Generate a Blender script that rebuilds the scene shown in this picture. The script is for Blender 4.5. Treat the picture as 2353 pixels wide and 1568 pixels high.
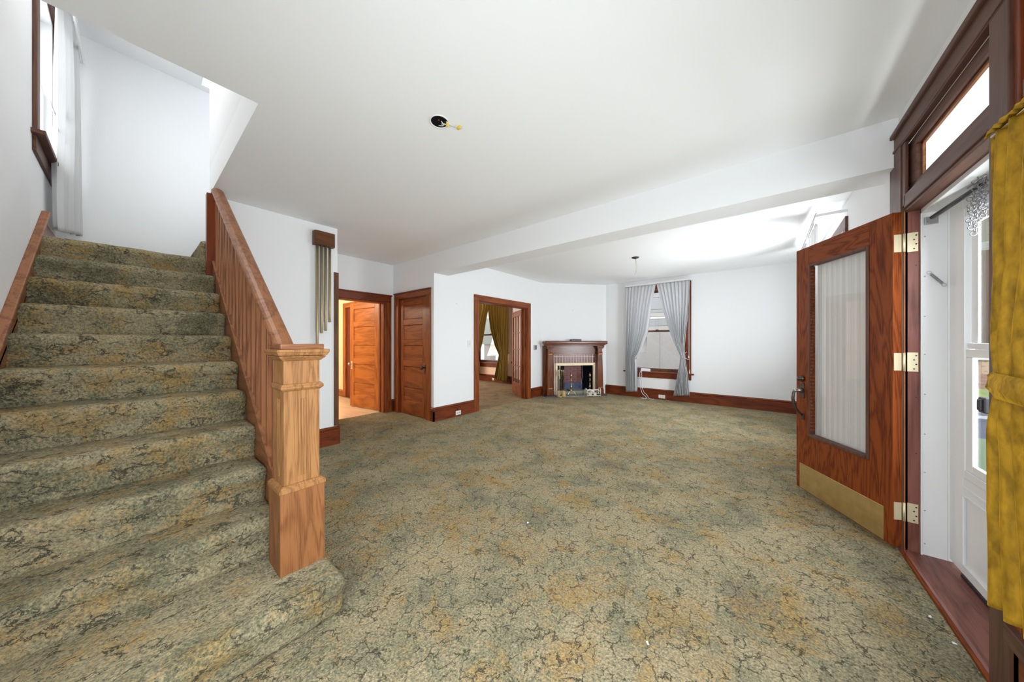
import bpy, bmesh, math, random
from mathutils import Vector, Matrix, noise
random.seed(7)
C = bpy.context.scene
for o in list(bpy.data.objects): bpy.data.objects.remove(o)
COL = C.collection

# ------------------------------------------------------------------ camera
cam = bpy.data.cameras.new('camera'); co = bpy.data.objects.new('camera', cam); COL.objects.link(co)
cam.sensor_fit = 'HORIZONTAL'; cam.sensor_width = 36; cam.lens = 707.0 / 2353 * 36
cam.shift_y = 3.0 / 2353; cam.clip_start = .02; cam.clip_end = 300
co.location = (0, 0, 1.25); co.rotation_euler = (math.pi / 2, 0, math.radians(38.9))
C.camera = co
C.view_settings.view_transform = 'Standard'; C.view_settings.look = 'None'
C.view_settings.gamma = 1; C.view_settings.use_curve_mapping = False
C.view_settings.exposure = 0.62
C.cycles.max_bounces = 10; C.cycles.diffuse_bounces = 6; C.cycles.transparent_max_bounces = 12
C.cycles.use_denoising = True
C.cycles.sample_clamp_indirect = 8
# ------------------------------------------------------------------ sky: even overcast
W = bpy.data.worlds.new('overcast'); C.world = W; W.use_nodes = True
bgn = W.node_tree.nodes['Background']; bgn.inputs[0].default_value = (.93, .97, 1, 1); bgn.inputs[1].default_value = 1.6

def area(name, loc, rot, sx, sy, power, col=(1, 1, 1)):
    l = bpy.data.lights.new(name, 'AREA'); l.shape = 'RECTANGLE'; l.size = sx; l.size_y = sy; l.energy = power; l.color = col
    o = bpy.data.objects.new(name, l); COL.objects.link(o); o.location = loc; o.rotation_euler = rot
    return o
HP = math.pi / 2
DAY = (.89, .95, 1)
# daylight through the windows (most lamps stand in or just outside an opening); lamps noted as fill are added to brighten
UP = math.radians(38)
area('daylight_front_window', (-.40, -.56, 1.15), (HP - math.radians(24), 0, 0), .70, .95, 25, DAY)
area('daylight_entry_window', (.80, .30, 1.25), (0, HP - math.radians(24), 0), 1.2, 1.15, 27, DAY)
area('daylight_door_glass', (1.05, 2.36, 1.30), (0, HP - math.radians(8), 0), 1.25, .75, 42, DAY)
area('ceiling_fill_entry', (.82, .35, 1.1), (0, HP + UP * .6, 0), 1.0, 1.25, 0.5, DAY)  # added fill, aimed up to brighten the entry ceiling
area('daylight_living_window', (.80, 5.3, 1.55), (0, HP, 0), 1.8, 1.4, 34, DAY)
area('ceiling_fill_living', (.82, 5.3, 1.2), (0, HP + UP, 0), 1.2, 1.4, 66, DAY)  # added fill, aimed up to brighten the living room ceiling
area('daylight_stair_window', (-4.55, -.62, 3.45), (HP, 0, 0), .9, 1.3, 7, DAY)
area('stair_shaft_fill', (-4.6, 2.6, 4.0), (HP, 0, math.pi), .8, 1.0, 2.5, DAY)  # added fill for the stair shaft, no window stands here
area('stairwell_top_fill', (-3.3, -.12, 4.2), (0, 0, 0), 1.2, .4, 6.5, (1, .97, .92))  # unseen added fill, lights the treads from above
area('daylight_far_window', (-1.79, 7.75, 1.5), (HP, 0, math.pi), 1.1, 1.7, 20, DAY)
area('study_warm_fill', (-8.6, 5.3, 1.5), (0, -HP, 0), 1.6, 1.6, 60, (1, .93, .86))  # added warm fill inside the back room, out of view

# ------------------------------------------------------------------ helpers
def link(o, parent=None):
    COL.objects.link(o)
    if parent is not None: o.parent = parent
    return o
def tag(o, label=None, cat=None, group=None, kind=None):
    if label: o['label'] = label
    if cat: o['category'] = cat
    if group: o['group'] = group
    if kind: o['kind'] = kind
    return o
def empty(name, label, cat, loc=(0, 0, 0), rz=0, group=None, kind=None):
    o = bpy.data.objects.new(name, None); o.empty_display_size = .1
    o.location = loc; o.rotation_euler = (0, 0, rz); link(o)
    return tag(o, label, cat, group, kind)

LOCAL = set()      # roots whose parts are written in the root's own frame
class MB:
    """collects shapes for ONE mesh object"""
    def __init__(s): s.v = []; s.f = []; s.sm = []
    def add(s, vs, fs, smooth=False):
        n = len(s.v); s.v += [tuple(p) for p in vs]
        for f in fs: s.f.append(tuple(i + n for i in f)); s.sm.append(smooth)
        return s
    def box(s, x0, x1, y0, y1, z0, z1):
        x0, x1 = min(x0, x1), max(x0, x1); y0, y1 = min(y0, y1), max(y0, y1); z0, z1 = min(z0, z1), max(z0, z1)
        return s.add([(x0, y0, z0), (x1, y0, z0), (x1, y1, z0), (x0, y1, z0), (x0, y0, z1), (x1, y0, z1), (x1, y1, z1), (x0, y1, z1)],
                     [(0, 3, 2, 1), (4, 5, 6, 7), (0, 1, 5, 4), (1, 2, 6, 5), (2, 3, 7, 6), (3, 0, 4, 7)])
    def prism(s, poly, axis, a0, a1, smooth=False):
        """polygon of 2-D points swept along an axis: X -> (y,z), Y -> (x,z), Z -> (x,y)"""
        n = len(poly)
        def P(p, a):
            return {'X': (a, p[0], p[1]), 'Y': (p[0], a, p[1]), 'Z': (p[0], p[1], a)}[axis]
        vs = [P(p, a0) for p in poly] + [P(p, a1) for p in poly]
        fs = [(i, (i + 1) % n, (i + 1) % n + n, i + n) for i in range(n)]
        s.add(vs, fs, smooth)
        m = len(s.v) - 2 * n
        s.f += [tuple(m + i for i in reversed(range(n))), tuple(m + n + i for i in range(n))]; s.sm += [False, False]
        return s
    def tube(s, pts, r, n=8, cap=True):
        pts = [Vector(p) for p in pts]; m = len(pts); base = len(s.v)
        rs = r if isinstance(r, (list, tuple)) else [r] * m
        up = None
        for i, p in enumerate(pts):
            t = (pts[min(i + 1, m - 1)] - pts[max(i - 1, 0)])
            t = t.normalized() if t.length > 1e-9 else Vector((0, 0, 1))
            if up is None:
                up = t.orthogonal().normalized()
            else:
                up = (up - t * up.dot(t))
                up = up.normalized() if up.length > 1e-6 else t.orthogonal().normalized()
            w = t.cross(up)
            for k in range(n):
                a = 2 * math.pi * k / n
                s.v.append(tuple(p + (up * math.cos(a) + w * math.sin(a)) * rs[i]))
        for i in range(m - 1):
            for k in range(n):
                s.f.append((base + i * n + k, base + i * n + (k + 1) % n, base + (i + 1) * n + (k + 1) % n, base + (i + 1) * n + k)); s.sm.append(True)
        if cap:
            s.f.append(tuple(base + k for k in reversed(range(n)))); s.f.append(tuple(base + (m - 1) * n + k for k in range(n))); s.sm += [False, False]
        return s
    def lathe(s, prof, c=(0, 0, 0), axis='Z', n=16):
        base = len(s.v); m = len(prof)
        for r, h in prof:
            for k in range(n):
                a = 2 * math.pi * k / n; x, y = r * math.cos(a), r * math.sin(a)
                p = {'Z': (x, y, h), 'X': (h, x, y), 'Y': (x, h, y)}[axis]
                s.v.append((c[0] + p[0], c[1] + p[1], c[2] + p[2]))
        for i in range(m - 1):
            for k in range(n):
                s.f.append((base + i * n + k, base + i * n + (k + 1) % n, base + (i + 1) * n + (k + 1) % n, base + (i + 1) * n + k)); s.sm.append(True)
        s.f.append(tuple(base + k for k in range(n))); s.f.append(tuple(base + (m - 1) * n + k for k in range(n))); s.sm += [False, False]
        return s
    def ring(s, c, R, r, nrm='Z', n=14, k=6, stretch=1.0):
        base = len(s.v)
        for i in range(n):
            a = 2 * math.pi * i / n
            for j in range(k):
                b = 2 * math.pi * j / k; rr = R + r * math.cos(b)
                x, y, z = rr * math.cos(a), rr * math.sin(a) * stretch, r * math.sin(b)
                p = {'Z': (x, y, z), 'X': (z, x, y), 'Y': (x, z, y)}[nrm]
                s.v.append((c[0] + p[0], c[1] + p[1], c[2] + p[2]))
        for i in range(n):
            for j in range(k):
                s.f.append((base + i * k + j, base + ((i + 1) % n) * k + j, base + ((i + 1) % n) * k + (j + 1) % k, base + i * k + (j + 1) % k)); s.sm.append(True)
        return s
    def mesh(s, name, m, off=(0, 0, 0)):
        me = bpy.data.meshes.new(name)
        me.from_pydata([(x - off[0], y - off[1], z - off[2]) for x, y, z in s.v], [], s.f)
        me.polygons.foreach_set('use_smooth', s.sm)
        bm = bmesh.new(); bm.from_mesh(me); bmesh.ops.recalc_face_normals(bm, faces=bm.faces); bm.to_mesh(me); bm.free()
        me.materials.append(m); me.update()
        return me
    def build(s, name, m, parent=None, bevel=0, world=True, seg=2, solid=0):
        """world: vertices are world coordinates; they are shifted into the (unrotated) root's frame"""
        off = (0, 0, 0)
        if world and parent is not None:
            r = parent
            while r.parent: r = r.parent
            off = (0, 0, 0) if r.name in LOCAL else tuple(r.location)
        o = bpy.data.objects.new(name, s.mesh(name, m, off)); link(o, parent)
        if bevel:
            b = o.modifiers.new('edges', 'BEVEL'); b.width = bevel; b.segments = seg; b.limit_method = 'ANGLE'; b.angle_limit = math.radians(40)
        if solid:
            b = o.modifiers.new('thickness', 'SOLIDIFY'); b.thickness = solid; b.offset = 0
        return o
def B(*a): return MB().box(*a)
def boxes(*L):
    m = MB()
    for b in L: m.box(*b)
    return m
def place(me, name, parent, loc, rz=0):
    o = bpy.data.objects.new(name, me); link(o, parent); o.location = loc; o.rotation_euler = (0, 0, rz); return o

# ------------------------------------------------------------------ materials
def newmat(name):
    m = bpy.data.materials.new(name); m.use_nodes = True
    return m, m.node_tree.nodes, m.node_tree.links, m.node_tree.nodes['Principled BSDF']
def plain(name, col, rough=.5, metal=0, spec=.5, bump=0, bscale=60, emit=None, var=0, vscale=6):
    m, N, L, P = newmat(name)
    P.inputs['Base Color'].default_value = (*col, 1); P.inputs['Roughness'].default_value = rough
    P.inputs['Metallic'].default_value = metal; P.inputs['Specular IOR Level'].default_value = spec
    tc = N.new('ShaderNodeTexCoord')
    if var:
        n = N.new('ShaderNodeTexNoise'); n.inputs['Scale'].default_value = vscale; n.inputs['Detail'].default_value = 5
        L.new(tc.outputs['Object'], n.inputs['Vector'])
        r = N.new('ShaderNodeValToRGB'); r.color_ramp.elements[0].position = .3; r.color_ramp.elements[1].position = .7
        r.color_ramp.elements[0].color = (*[c * (1 - var) for c in col], 1); r.color_ramp.elements[1].color = (*[min(1, c * (1 + var)) for c in col], 1)
        L.new(n.outputs['Fac'], r.inputs[0]); L.new(r.outputs[0], P.inputs['Base Color'])
    if bump:
        n = N.new('ShaderNodeTexNoise'); n.inputs['Scale'].default_value = bscale; n.inputs['Detail'].default_value = 4
        L.new(tc.outputs['Object'], n.inputs['Vector'])
        b = N.new('ShaderNodeBump'); b.inputs['Strength'].default_value = bump; b.inputs['Distance'].default_value = .01
        L.new(n.outputs['Fac'], b.inputs['Height']); L.new(b.outputs[0], P.inputs['Normal'])
    if emit:
        P.inputs['Emission Color'].default_value = (*emit[:3], 1); P.inputs['Emission Strength'].default_value = emit[3]
    return m
_wood = {}
WOODS = {  # light colour, dark colour, roughness, grain scale, coat
    'door':   ((.225, .052, .010), (.085, .013, .002), .45, 1.3, .0),
    'oak':    ((.34, .165, .060), (.185, .078, .025), .5, 1.5, .05),
    'oakbase': ((.27, .112, .040), (.15, .054, .018), .5, 1.5, .05),
    'rail':   ((.30, .120, .048), (.15, .048, .018), .40, 1.0, .2),
    'trim':   ((.27, .070, .017), (.13, .026, .006), .42, .8, .12),
    'dark':   ((.120, .055, .036), (.070, .030, .020), .5, .8, .08),  # brown deepened to carry the entrance frame's backlit shade; shared by window parts
    'jamb':   ((.24, .090, .070), (.13, .042, .032), .42, .8, .15),
    'mantel': ((.175, .046, .009), (.075, .015, .003), .27, .8, .15),
    'orange': ((.44, .145, .030), (.25, .070, .013), .40, .8, .15),
    'base':   ((.185, .040, .011), (.100, .018, .006), .38, .8, .18),
    'floor':  ((.78, .60, .44), (.66, .48, .33), .35, .6, .2),
    'chime':  ((.14, .055, .020), (.08, .028, .010), .42, 1.0, .1),
}
def wood(kind, axis='Z'):
    k = (kind, axis)
    if k in _wood: return _wood[k]
    lt, dk, rough, sc, coat = WOODS[kind]
    m, N, L, P = newmat('wood_%s_%s' % k)
    P.inputs['Roughness'].default_value = rough; P.inputs['Specular IOR Level'].default_value = (.35) if kind == 'mantel' else (.12 if kind == 'door' else .22); P.inputs['Coat Weight'].default_value = coat; P.inputs['Coat Roughness'].default_value = .2
    tc = N.new('ShaderNodeTexCoord')
    def mapped(a, b):
        mp = N.new('ShaderNodeMapping'); s = [a * sc] * 3; s['XYZ'.index(axis)] = b * sc
        mp.inputs['Scale'].default_value = s; L.new(tc.outputs['Object'], mp.inputs['Vector']); return mp
    n1 = N.new('ShaderNodeTexNoise'); n1.inputs['Scale'].default_value = 1; n1.inputs['Detail'].default_value = 4; n1.inputs['Distortion'].default_value = .6
    L.new(mapped(7, .9).outputs[0], n1.inputs['Vector'])
    mul = N.new('ShaderNodeMath'); mul.operation = 'MULTIPLY'; mul.inputs[1].default_value = 9 if kind in ('oak', 'door') else 6
    L.new(n1.outputs['Fac'], mul.inputs[0])
    pp = N.new('ShaderNodeMath'); pp.operation = 'PINGPONG'; pp.inputs[1].default_value = .5; L.new(mul.outputs[0], pp.inputs[0])
    n2 = N.new('ShaderNodeTexNoise'); n2.inputs['Scale'].default_value = 1; n2.inputs['Detail'].default_value = 3
    L.new(mapped(160, 5).outputs[0], n2.inputs['Vector'])
    add = N.new('ShaderNodeMath'); add.operation = 'MULTIPLY_ADD'; add.inputs[1].default_value = 1.1
    L.new(pp.outputs[0], add.inputs[0])
    half = N.new('ShaderNodeMath'); half.operation = 'MULTIPLY_ADD'; half.inputs[1].default_value = 1.1; half.inputs[2].default_value = -.33
    L.new(n2.outputs['Fac'], half.inputs[0]); L.new(half.outputs[0], add.inputs[2])
    r = N.new('ShaderNodeValToRGB'); r.color_ramp.elements[0].position = .08; r.color_ramp.elements[1].position = .62
    r.color_ramp.elements[0].color = (*dk, 1); r.color_ramp.elements[1].color = (*lt, 1)
    L.new(add.outputs[0], r.inputs[0]); L.new(r.outputs[0], P.inputs['Base Color'])
    b = N.new('ShaderNodeBump'); b.inputs['Strength'].default_value = .12; b.inputs['Distance'].default_value = .004
    L.new(n2.outputs['Fac'], b.inputs['Height']); L.new(b.outputs[0], P.inputs['Normal'])
    _wood[k] = m; return m

def carpet_mat(name, cols, crack=(1, 1, 1), crack_w=.055, lo=.45, dark=(.045, .042, .022)):
    """mottled sculpted pile: colour patches, partings painted dark for the shade where the pile splits, tuft relief"""
    m, N, L, P = newmat(name)
    P.inputs['Roughness'].default_value = .95; P.inputs['Specular IOR Level'].default_value = .1
    P.inputs['Sheen Weight'].default_value = .15; P.inputs['Sheen Roughness'].default_value = .6; P.inputs['Sheen Tint'].default_value = (.9, .85, .65, 1)
    tc = N.new('ShaderNodeTexCoord'); OB = tc.outputs['Object']
    def nz(scale, detail=4, rough=.55, dist=0, vec=None):
        n = N.new('ShaderNodeTexNoise'); n.inputs['Scale'].default_value = scale; n.inputs['Detail'].default_value = detail
        n.inputs['Roughness'].default_value = rough; n.inputs['Distortion'].default_value = dist; L.new(vec or OB, n.inputs['Vector']); return n
    def ramp(src, e):
        r = N.new('ShaderNodeValToRGB'); cr = r.color_ramp
        while len(cr.elements) < len(e): cr.elements.new(.5)
        for q, (p, c) in zip(cr.elements, e): q.position = p; q.color = (*c, 1)
        L.new(src, r.inputs[0]); return r
    def mix(fac, a, b, mode='MIX'):
        x = N.new('ShaderNodeMix'); x.data_type = 'RGBA'; x.blend_type = mode
        if isinstance(fac, float): x.inputs[0].default_value = fac
        else: L.new(fac, x.inputs[0])
        for s, i in ((a, 6), (b, 7)):
            if isinstance(s, tuple): x.inputs[i].default_value = (*s, 1)
            else: L.new(s, x.inputs[i])
        return x.outputs[2]
    A, G, O, D = [tuple(x * .87 for x in c) for c in cols]   # beige, green grey, ochre, dark brown
    fine = nz(95, 4, .72); mid = nz(24, 4, .65)
    def madd(a, k, c):
        q = N.new('ShaderNodeMath'); q.operation = 'MULTIPLY_ADD'; q.inputs[1].default_value = k; L.new(a, q.inputs[0])
        if isinstance(c, float): q.inputs[2].default_value = c
        else: L.new(c, q.inputs[2])
        return q.outputs[0]
    spk = madd(fine.outputs['Fac'], .38, madd(mid.outputs['Fac'], .30, -.34))
    big = nz(3.0, 5, .6, .4)
    c1 = ramp(madd(spk, 1.0, big.outputs['Fac']), [(.28, D), (.43, G), (.52, A), (.70, tuple(x * 1.18 for x in A))])
    och = nz(4.6, 5, .62, .5, None)
    mp = N.new('ShaderNodeMapping'); mp.inputs['Location'].default_value = (13.1, 4.2, 7.7); L.new(OB, mp.inputs['Vector']); L.new(mp.outputs[0], och.inputs['Vector'])
    of = ramp(madd(spk, 1.2, och.outputs['Fac']), [(.50, (0, 0, 0)), (.72, (.85, .85, .85))])
    c2 = mix(of.outputs[0], c1.outputs[0], O)
    ff = ramp(fine.outputs['Fac'], [(.30, (.36, .36, .33)), (.5, (.98, .98, .97)), (.70, (1.5, 1.5, 1.46))])
    c3 = mix(1.0, c2, ff.outputs[0], 'MULTIPLY')
    # partings where the pile splits: wavy broken lines, their shade put into the colour
    dn = nz(11, 5, .65); vd = N.new('ShaderNodeVectorMath'); vd.operation = 'MULTIPLY_ADD'; vd.inputs[1].default_value = (.13, .13, .13)
    L.new(dn.outputs['Color'], vd.inputs[0])
    vm = N.new('ShaderNodeMapping'); vm.inputs['Scale'].default_value = crack; L.new(OB, vm.inputs['Vector']); L.new(vm.outputs[0], vd.inputs[2])
    vo = N.new('ShaderNodeTexVoronoi'); vo.feature = 'DISTANCE_TO_EDGE'; vo.inputs['Scale'].default_value = 13; L.new(vd.outputs[0], vo.inputs['Vector'])
    mk = nz(14, 4, .65, 0); wv = N.new('ShaderNodeMapRange'); wv.inputs['From Min'].default_value = lo; wv.inputs['From Max'].default_value = lo + .25
    wv.inputs['To Min'].default_value = .0005; wv.inputs['To Max'].default_value = crack_w
    L.new(mk.outputs['Fac'], wv.inputs['Value'])
    dv = N.new('ShaderNodeMath'); dv.operation = 'DIVIDE'; dv.use_clamp = True; L.new(vo.outputs['Distance'], dv.inputs[0]); L.new(wv.outputs[0], dv.inputs[1])
    c4 = mix(dv.outputs[0], dark, c3); L.new(c4, P.inputs['Base Color'])
    # relief
    tv = N.new('ShaderNodeTexVoronoi'); tv.inputs['Scale'].default_value = 110; L.new(OB, tv.inputs['Vector'])
    md = nz(22, 4, .6)
    h1 = N.new('ShaderNodeMath'); h1.operation = 'MULTIPLY_ADD'; h1.inputs[1].default_value = -.22; L.new(tv.outputs['Distance'], h1.inputs[0])
    h2 = N.new('ShaderNodeMath'); h2.operation = 'MULTIPLY_ADD'; h2.inputs[1].default_value = .7; L.new(md.outputs['Fac'], h2.inputs[0]); L.new(h1.outputs[0], h2.inputs[2])
    h3 = N.new('ShaderNodeMath'); h3.operation = 'MULTIPLY_ADD'; h3.inputs[1].default_value = .5; L.new(dv.outputs[0], h3.inputs[0]); L.new(h2.outputs[0], h3.inputs[2])
    L.new(fine.outputs['Fac'], h1.inputs[2])
    b = N.new('ShaderNodeBump'); b.inputs['Strength'].default_value = 1.0; b.inputs['Distance'].default_value = .014
    L.new(h3.outputs[0], b.inputs['Height']); L.new(b.outputs[0], P.inputs['Normal'])
    return m
def cloth_mat(name, col, trans=.4, rough=.9, sheen=0, var=0, vscale=(40, 40, 4)):
    m, N, L, P = newmat(name)
    P.inputs['Base Color'].default_value = (*col, 1); P.inputs['Roughness'].default_value = rough; P.inputs['Specular IOR Level'].default_value = .15
    P.inputs['Sheen Weight'].default_value = sheen; P.inputs['Sheen Roughness'].default_value = .35
    if sheen: P.inputs['Sheen Tint'].default_value = (min(1, col[0] * 2.2), min(1, col[1] * 2.2), col[2] * 2, 1)
    out = N['Material Output']
    src = None
    if var:
        tc = N.new('ShaderNodeTexCoord'); mp = N.new('ShaderNodeMapping'); mp.inputs['Scale'].default_value = vscale; L.new(tc.outputs['Object'], mp.inputs['Vector'])
        n = N.new('ShaderNodeTexNoise'); n.inputs['Scale'].default_value = 1; n.inputs['Detail'].default_value = 7; n.inputs['Distortion'].default_value = .25; L.new(mp.outputs[0], n.inputs['Vector'])
        r = N.new('ShaderNodeValToRGB'); r.color_ramp.elements[0].position = .33; r.color_ramp.elements[1].position = .68
        r.color_ramp.elements[0].color = (*[c * (1 - var) for c in col], 1); r.color_ramp.elements[1].color = (*[min(1, c * (1 + var)) for c in col], 1)
        L.new(n.outputs['Fac'], r.inputs[0]); L.new(r.outputs[0], P.inputs['Base Color']); src = r.outputs[0]
        b = N.new('ShaderNodeBump'); b.inputs['Strength'].default_value = .4; b.inputs['Distance'].default_value = .01; L.new(n.outputs['Fac'], b.inputs['Height']); L.new(b.outputs[0], P.inputs['Normal'])
    if trans:
        t = N.new('ShaderNodeBsdfTranslucent'); t.inputs['Color'].default_value = (*col, 1)
        if src: L.new(src, t.inputs['Color'])
        x = N.new('ShaderNodeMixShader'); x.inputs[0].default_value = trans
        L.new(P.outputs[0], x.inputs[1]); L.new(t.outputs[0], x.inputs[2]); L.new(x.outputs[0], out.inputs['Surface'])
    return m
def glass_mat(name='window_glass', tint=(1, 1, 1), refl=.08):
    m, N, L, P = newmat(name); N.remove(P)
    t = N.new('ShaderNodeBsdfTransparent'); t.inputs[0].default_value = (*tint, 1)
    g = N.new('ShaderNodeBsdfGlossy'); g.inputs['Roughness'].default_value = .02
    f = N.new('ShaderNodeLayerWeight'); f.inputs['Blend'].default_value = .5
    pw_ = N.new('ShaderNodeMath'); pw_.operation = 'POWER'; pw_.inputs[1].default_value = 4; L.new(f.outputs['Facing'], pw_.inputs[0])
    ma = N.new('ShaderNodeMath'); ma.operation = 'MULTIPLY_ADD'; ma.inputs[1].default_value = .5; ma.inputs[2].default_value = .03; L.new(pw_.outputs[0], ma.inputs[0])
    x = N.new('ShaderNodeMixShader'); L.new(ma.outputs[0], x.inputs[0]); L.new(t.outputs[0], x.inputs[1]); L.new(g.outputs[0], x.inputs[2])
    L.new(x.outputs[0], N['Material Output'].inputs['Surface']); return m

WALL = plain('wall_paint', (.855, .866, .88), .75, spec=.2, bump=.08, bscale=90)
CEIL = plain('ceiling_paint', (.905, .915, .925), .8, spec=.15, bump=.18, bscale=11)
WHITE = plain('white_paint', (.82, .82, .82), .4, bump=.03)
PEACH = plain('peach_paint', (.86, .63, .47), .7, spec=.2)
CARPET = carpet_mat('carpet_pile', ((.415, .345, .210), (.300, .280, .172), (.47, .285, .080), (.245, .200, .135)), crack=(1.2, 1.05, 1), crack_w=.060, lo=.41)
STAIRC = carpet_mat('stair_carpet_pile', ((.41, .350, .215), (.285, .270, .165), (.48, .29, .080), (.175, .150, .090)), crack=(1.1, .42, 1.3), crack_w=.085)
CARPET2 = carpet_mat('back_room_carpet', ((.32, .22, .12), (.24, .17, .095), (.34, .22, .10), (.18, .12, .07)), crack_w=.03)
GLASS = glass_mat()
SHEER = cloth_mat('sheer_white', (.80, .80, .80), .45)
GREYC = cloth_mat('grey_white_curtain', (.70, .705, .72), .34)
DOORSHEER = cloth_mat('door_sheer', (.70, .69, .67), .25)
GOLD = cloth_mat('gold_velvet', (.31, .172, .012), 0, .7, .6, .36, (45, 60, 18))
OLIVE = cloth_mat('olive_gold_drape', (.30, .205, .045), .12, .7, .4)
BRASSY = plain('aged_brass', (.62, .50, .28), .3, 1)
PALEBR = plain('pale_brass_plate', (.80, .70, .48), .42, .55)
KICK = plain('brass_kick_plate', (.60, .44, .20), .30, .85, var=.12, vscale=14)
BRONZE = plain('bronze_hardware', (.10, .075, .065), .32, .8)
STEEL = plain('worn_steel', (.50, .50, .52), .3, 1)
BLACK = plain('black_plastic', (.012, .013, .016), .4)
BLACKM = plain('flat_black', (.006, .006, .008), .8, spec=.1)  # even black for the firebox lining and junction box can
PLATE = plain('white_plate', (.78, .77, .72), .4)
TUBE = plain('dull_brass_tube', (.42, .345, .21), .42, .75)
ALU = plain('white_aluminium', (.80, .81, .82), .35)

# ------------------------------------------------------------------ setting
def struct(name, mb, m, label=None, cat=None, bevel=0):
    o = mb.build(name, m, None, bevel); tag(o, label, cat, None, 'structure'); return o
def grid(x0, x1, y0, y1, z, res, amp=0):
    mb = MB(); nx = max(1, round((x1 - x0) / res)); ny = max(1, round((y1 - y0) / res))
    vs = []
    for j in range(ny + 1):
        for i in range(nx + 1):
            x = x0 + (x1 - x0) * i / nx; y = y0 + (y1 - y0) * j / ny
            dz = 0
            if amp: dz = amp * noise.noise((x * 5, y * 5, 3.3)) + amp * .6 * noise.noise((x * 16, y * 16, 1.3))
            vs.append((x, y, z + dz))
    fs = [(j * (nx + 1) + i, j * (nx + 1) + i + 1, (j + 1) * (nx + 1) + i + 1, (j + 1) * (nx + 1) + i) for j in range(ny) for i in range(nx)]
    return mb.add(vs, fs, True)
XW = .67            # entrance wall plane
struct('floor', grid(-4.0, XW + .02, -.46, 7.31, 0, .025, .004), CARPET, 'mottled olive wall to wall carpet in the front rooms', 'carpet')
struct('floor_hall', grid(-5.31, -4.0, -.46, 3.06, 0, .04, .004), CARPET, 'olive carpet of the short hall before the closet door', 'carpet')
struct('floor_study', grid(-9, -4.0, 3.06, 7.31, -.002, .08, .003), CARPET2, 'brownish carpet in the room behind the glazed door', 'carpet')
fk = empty('floor_kitchen', 'pale wood plank floor beyond the open panelled door', 'floor', (-7, 1.5, 0), kind='structure')
for k in range(28):
    y0 = .2 + k * .105
    B(-9.5, -5.31, y0, y0 + .1035, -.05, -.004 - .001 * (k % 3)).build('plank', wood('floor', 'X'), fk)
struct('subfloor', B(-9.6, XW + .02, -.6, 7.5, -.3, -.06), plain('subfloor_board', (.3, .25, .2), .9), 'subfloor below the carpet', 'floor')

ZC = 2.65; XB = -5.2; XH = -4.07; XD = -4.0; YC = 3.0; YF = 7.29; YL = -.44
struct('wall_left', boxes((-5.35, -4.95, YL - .15, YL, 0, 4.7), (-4.12, -.83, YL - .15, YL, 0, 4.7), (.03, XW + .16, YL - .15, YL, 0, 4.7), (-.83, .03, YL - .15, YL, 0, .78), (-.83, .03, YL - .15, YL, 2.25, 4.7), (-4.95, -4.12, YL - .15, YL, 0, 2.74), (-4.95, -4.12, YL - .15, YL, 4.1, 4.7)), WALL, 'white wall on the left of the stairs', 'wall')
struct('wall_back', boxes((XB - .15, XB, YL, 2.02, 0, 4.7), (XB - .15, XB, 2.84, 3.12, 0, 4.7), (XB - .15, XB, 2.02, 2.84, 1.965, 4.7)), WALL, 'white wall behind the stair landing and hall', 'wall')
struct('wall_stair_side', boxes((XH - .12, XH, .526, 1.605, 0, ZC)), WALL, 'white wall panel with the tubular chime', 'wall')
struct('wall_hall_return', boxes((XB, XH - .12, 1.505, 1.605, 0, ZC)), WALL, 'white return wall of the short hall', 'wall')
struct('wall_stairwell', boxes((XH, -2.29, .47, .60, ZC + .25, 4.7), (-2.29, -2.17, YL, .6, ZC + .25, 4.7)), WALL, 'white triangular side wall seen through the stair opening', 'wall')
struct('wall_closet', boxes((XB, -5.0, YC, YC + .12, 0, ZC), (-4.18, XD, YC, YC + .12, 0, ZC), (-5.0, -4.18, YC, YC + .12, 2.012, ZC)), WALL, 'white wall round the closed closet door', 'wall')
struct('wall_doorway', boxes((XD - .14, XD, YC + .12, 3.98, 0, ZC), (XD - .14, XD, 5.49, 6.06, 0, ZC), (XD - .14, XD, 3.98, 5.49, 2.01, ZC)), WALL, 'white wall with the cased doorway into the back room', 'wall')
struct('wall_far', boxes((-2.98, -2.33, YF, YF + .15, 0, ZC), (-1.24, XW + .16, YF, YF + .15, 0, ZC), (-2.33, -1.24, YF, YF + .15, 0, .60), (-2.33, -1.24, YF, YF + .15, 2.42, ZC)), WALL, 'white far wall of the living room', 'wall')
X1 = XW + .16
YJ, YP0, YP1 = 2.88, 1.858, 1.971        # hinge jamb, post
struct('wall_right', boxes((XW, X1, 3.5, 4.52, 0, ZC), (XW, X1, YJ + .02, 3.5, 0, 2.1), (XW, .70, YJ + .02, 3.5, 2.1, ZC), (XW, X1, 5.95, YF, 0, ZC), (XW, X1, 4.52, 5.95, 0, .6), (XW, X1, 4.52, 5.95, 2.4, ZC),
                           (XW, .70, YL, YJ + .02, 2.45, ZC), (XW, X1, YL, -.25, 0, 2.45), (XW, X1, -.25, 1.0, 0, .6), (XW, X1, -.25, 1.0, 2.3, 2.45), (XW, X1, 1.0, 1.12, 0, 2.45), (XW, X1, 1.12, YP0, 0, .30)), WALL, 'white wall holding the front entrance', 'wall')
# diagonal chimney wall, local x along the wall, local -y into the room
FA = Vector((XD, 6.05, 0)); FB = Vector((-2.94, YF - .01, 0)); FD = (FB - FA).normalized(); FROT = math.atan2(FD.y, FD.x); FL = (FB - FA).length
m_ = boxes((-.05, .36, 0, .14, 0, ZC), (1.285, FL + .05, 0, .14, 0, ZC), (.36, 1.285, 0, .14, .73, ZC))
wd = m_.build('wall_chimney', WALL, None); wd.location = FA; wd.rotation_euler = (0, 0, FROT); tag(wd, 'white diagonal wall above the corner fireplace', 'wall', None, 'structure')
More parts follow.
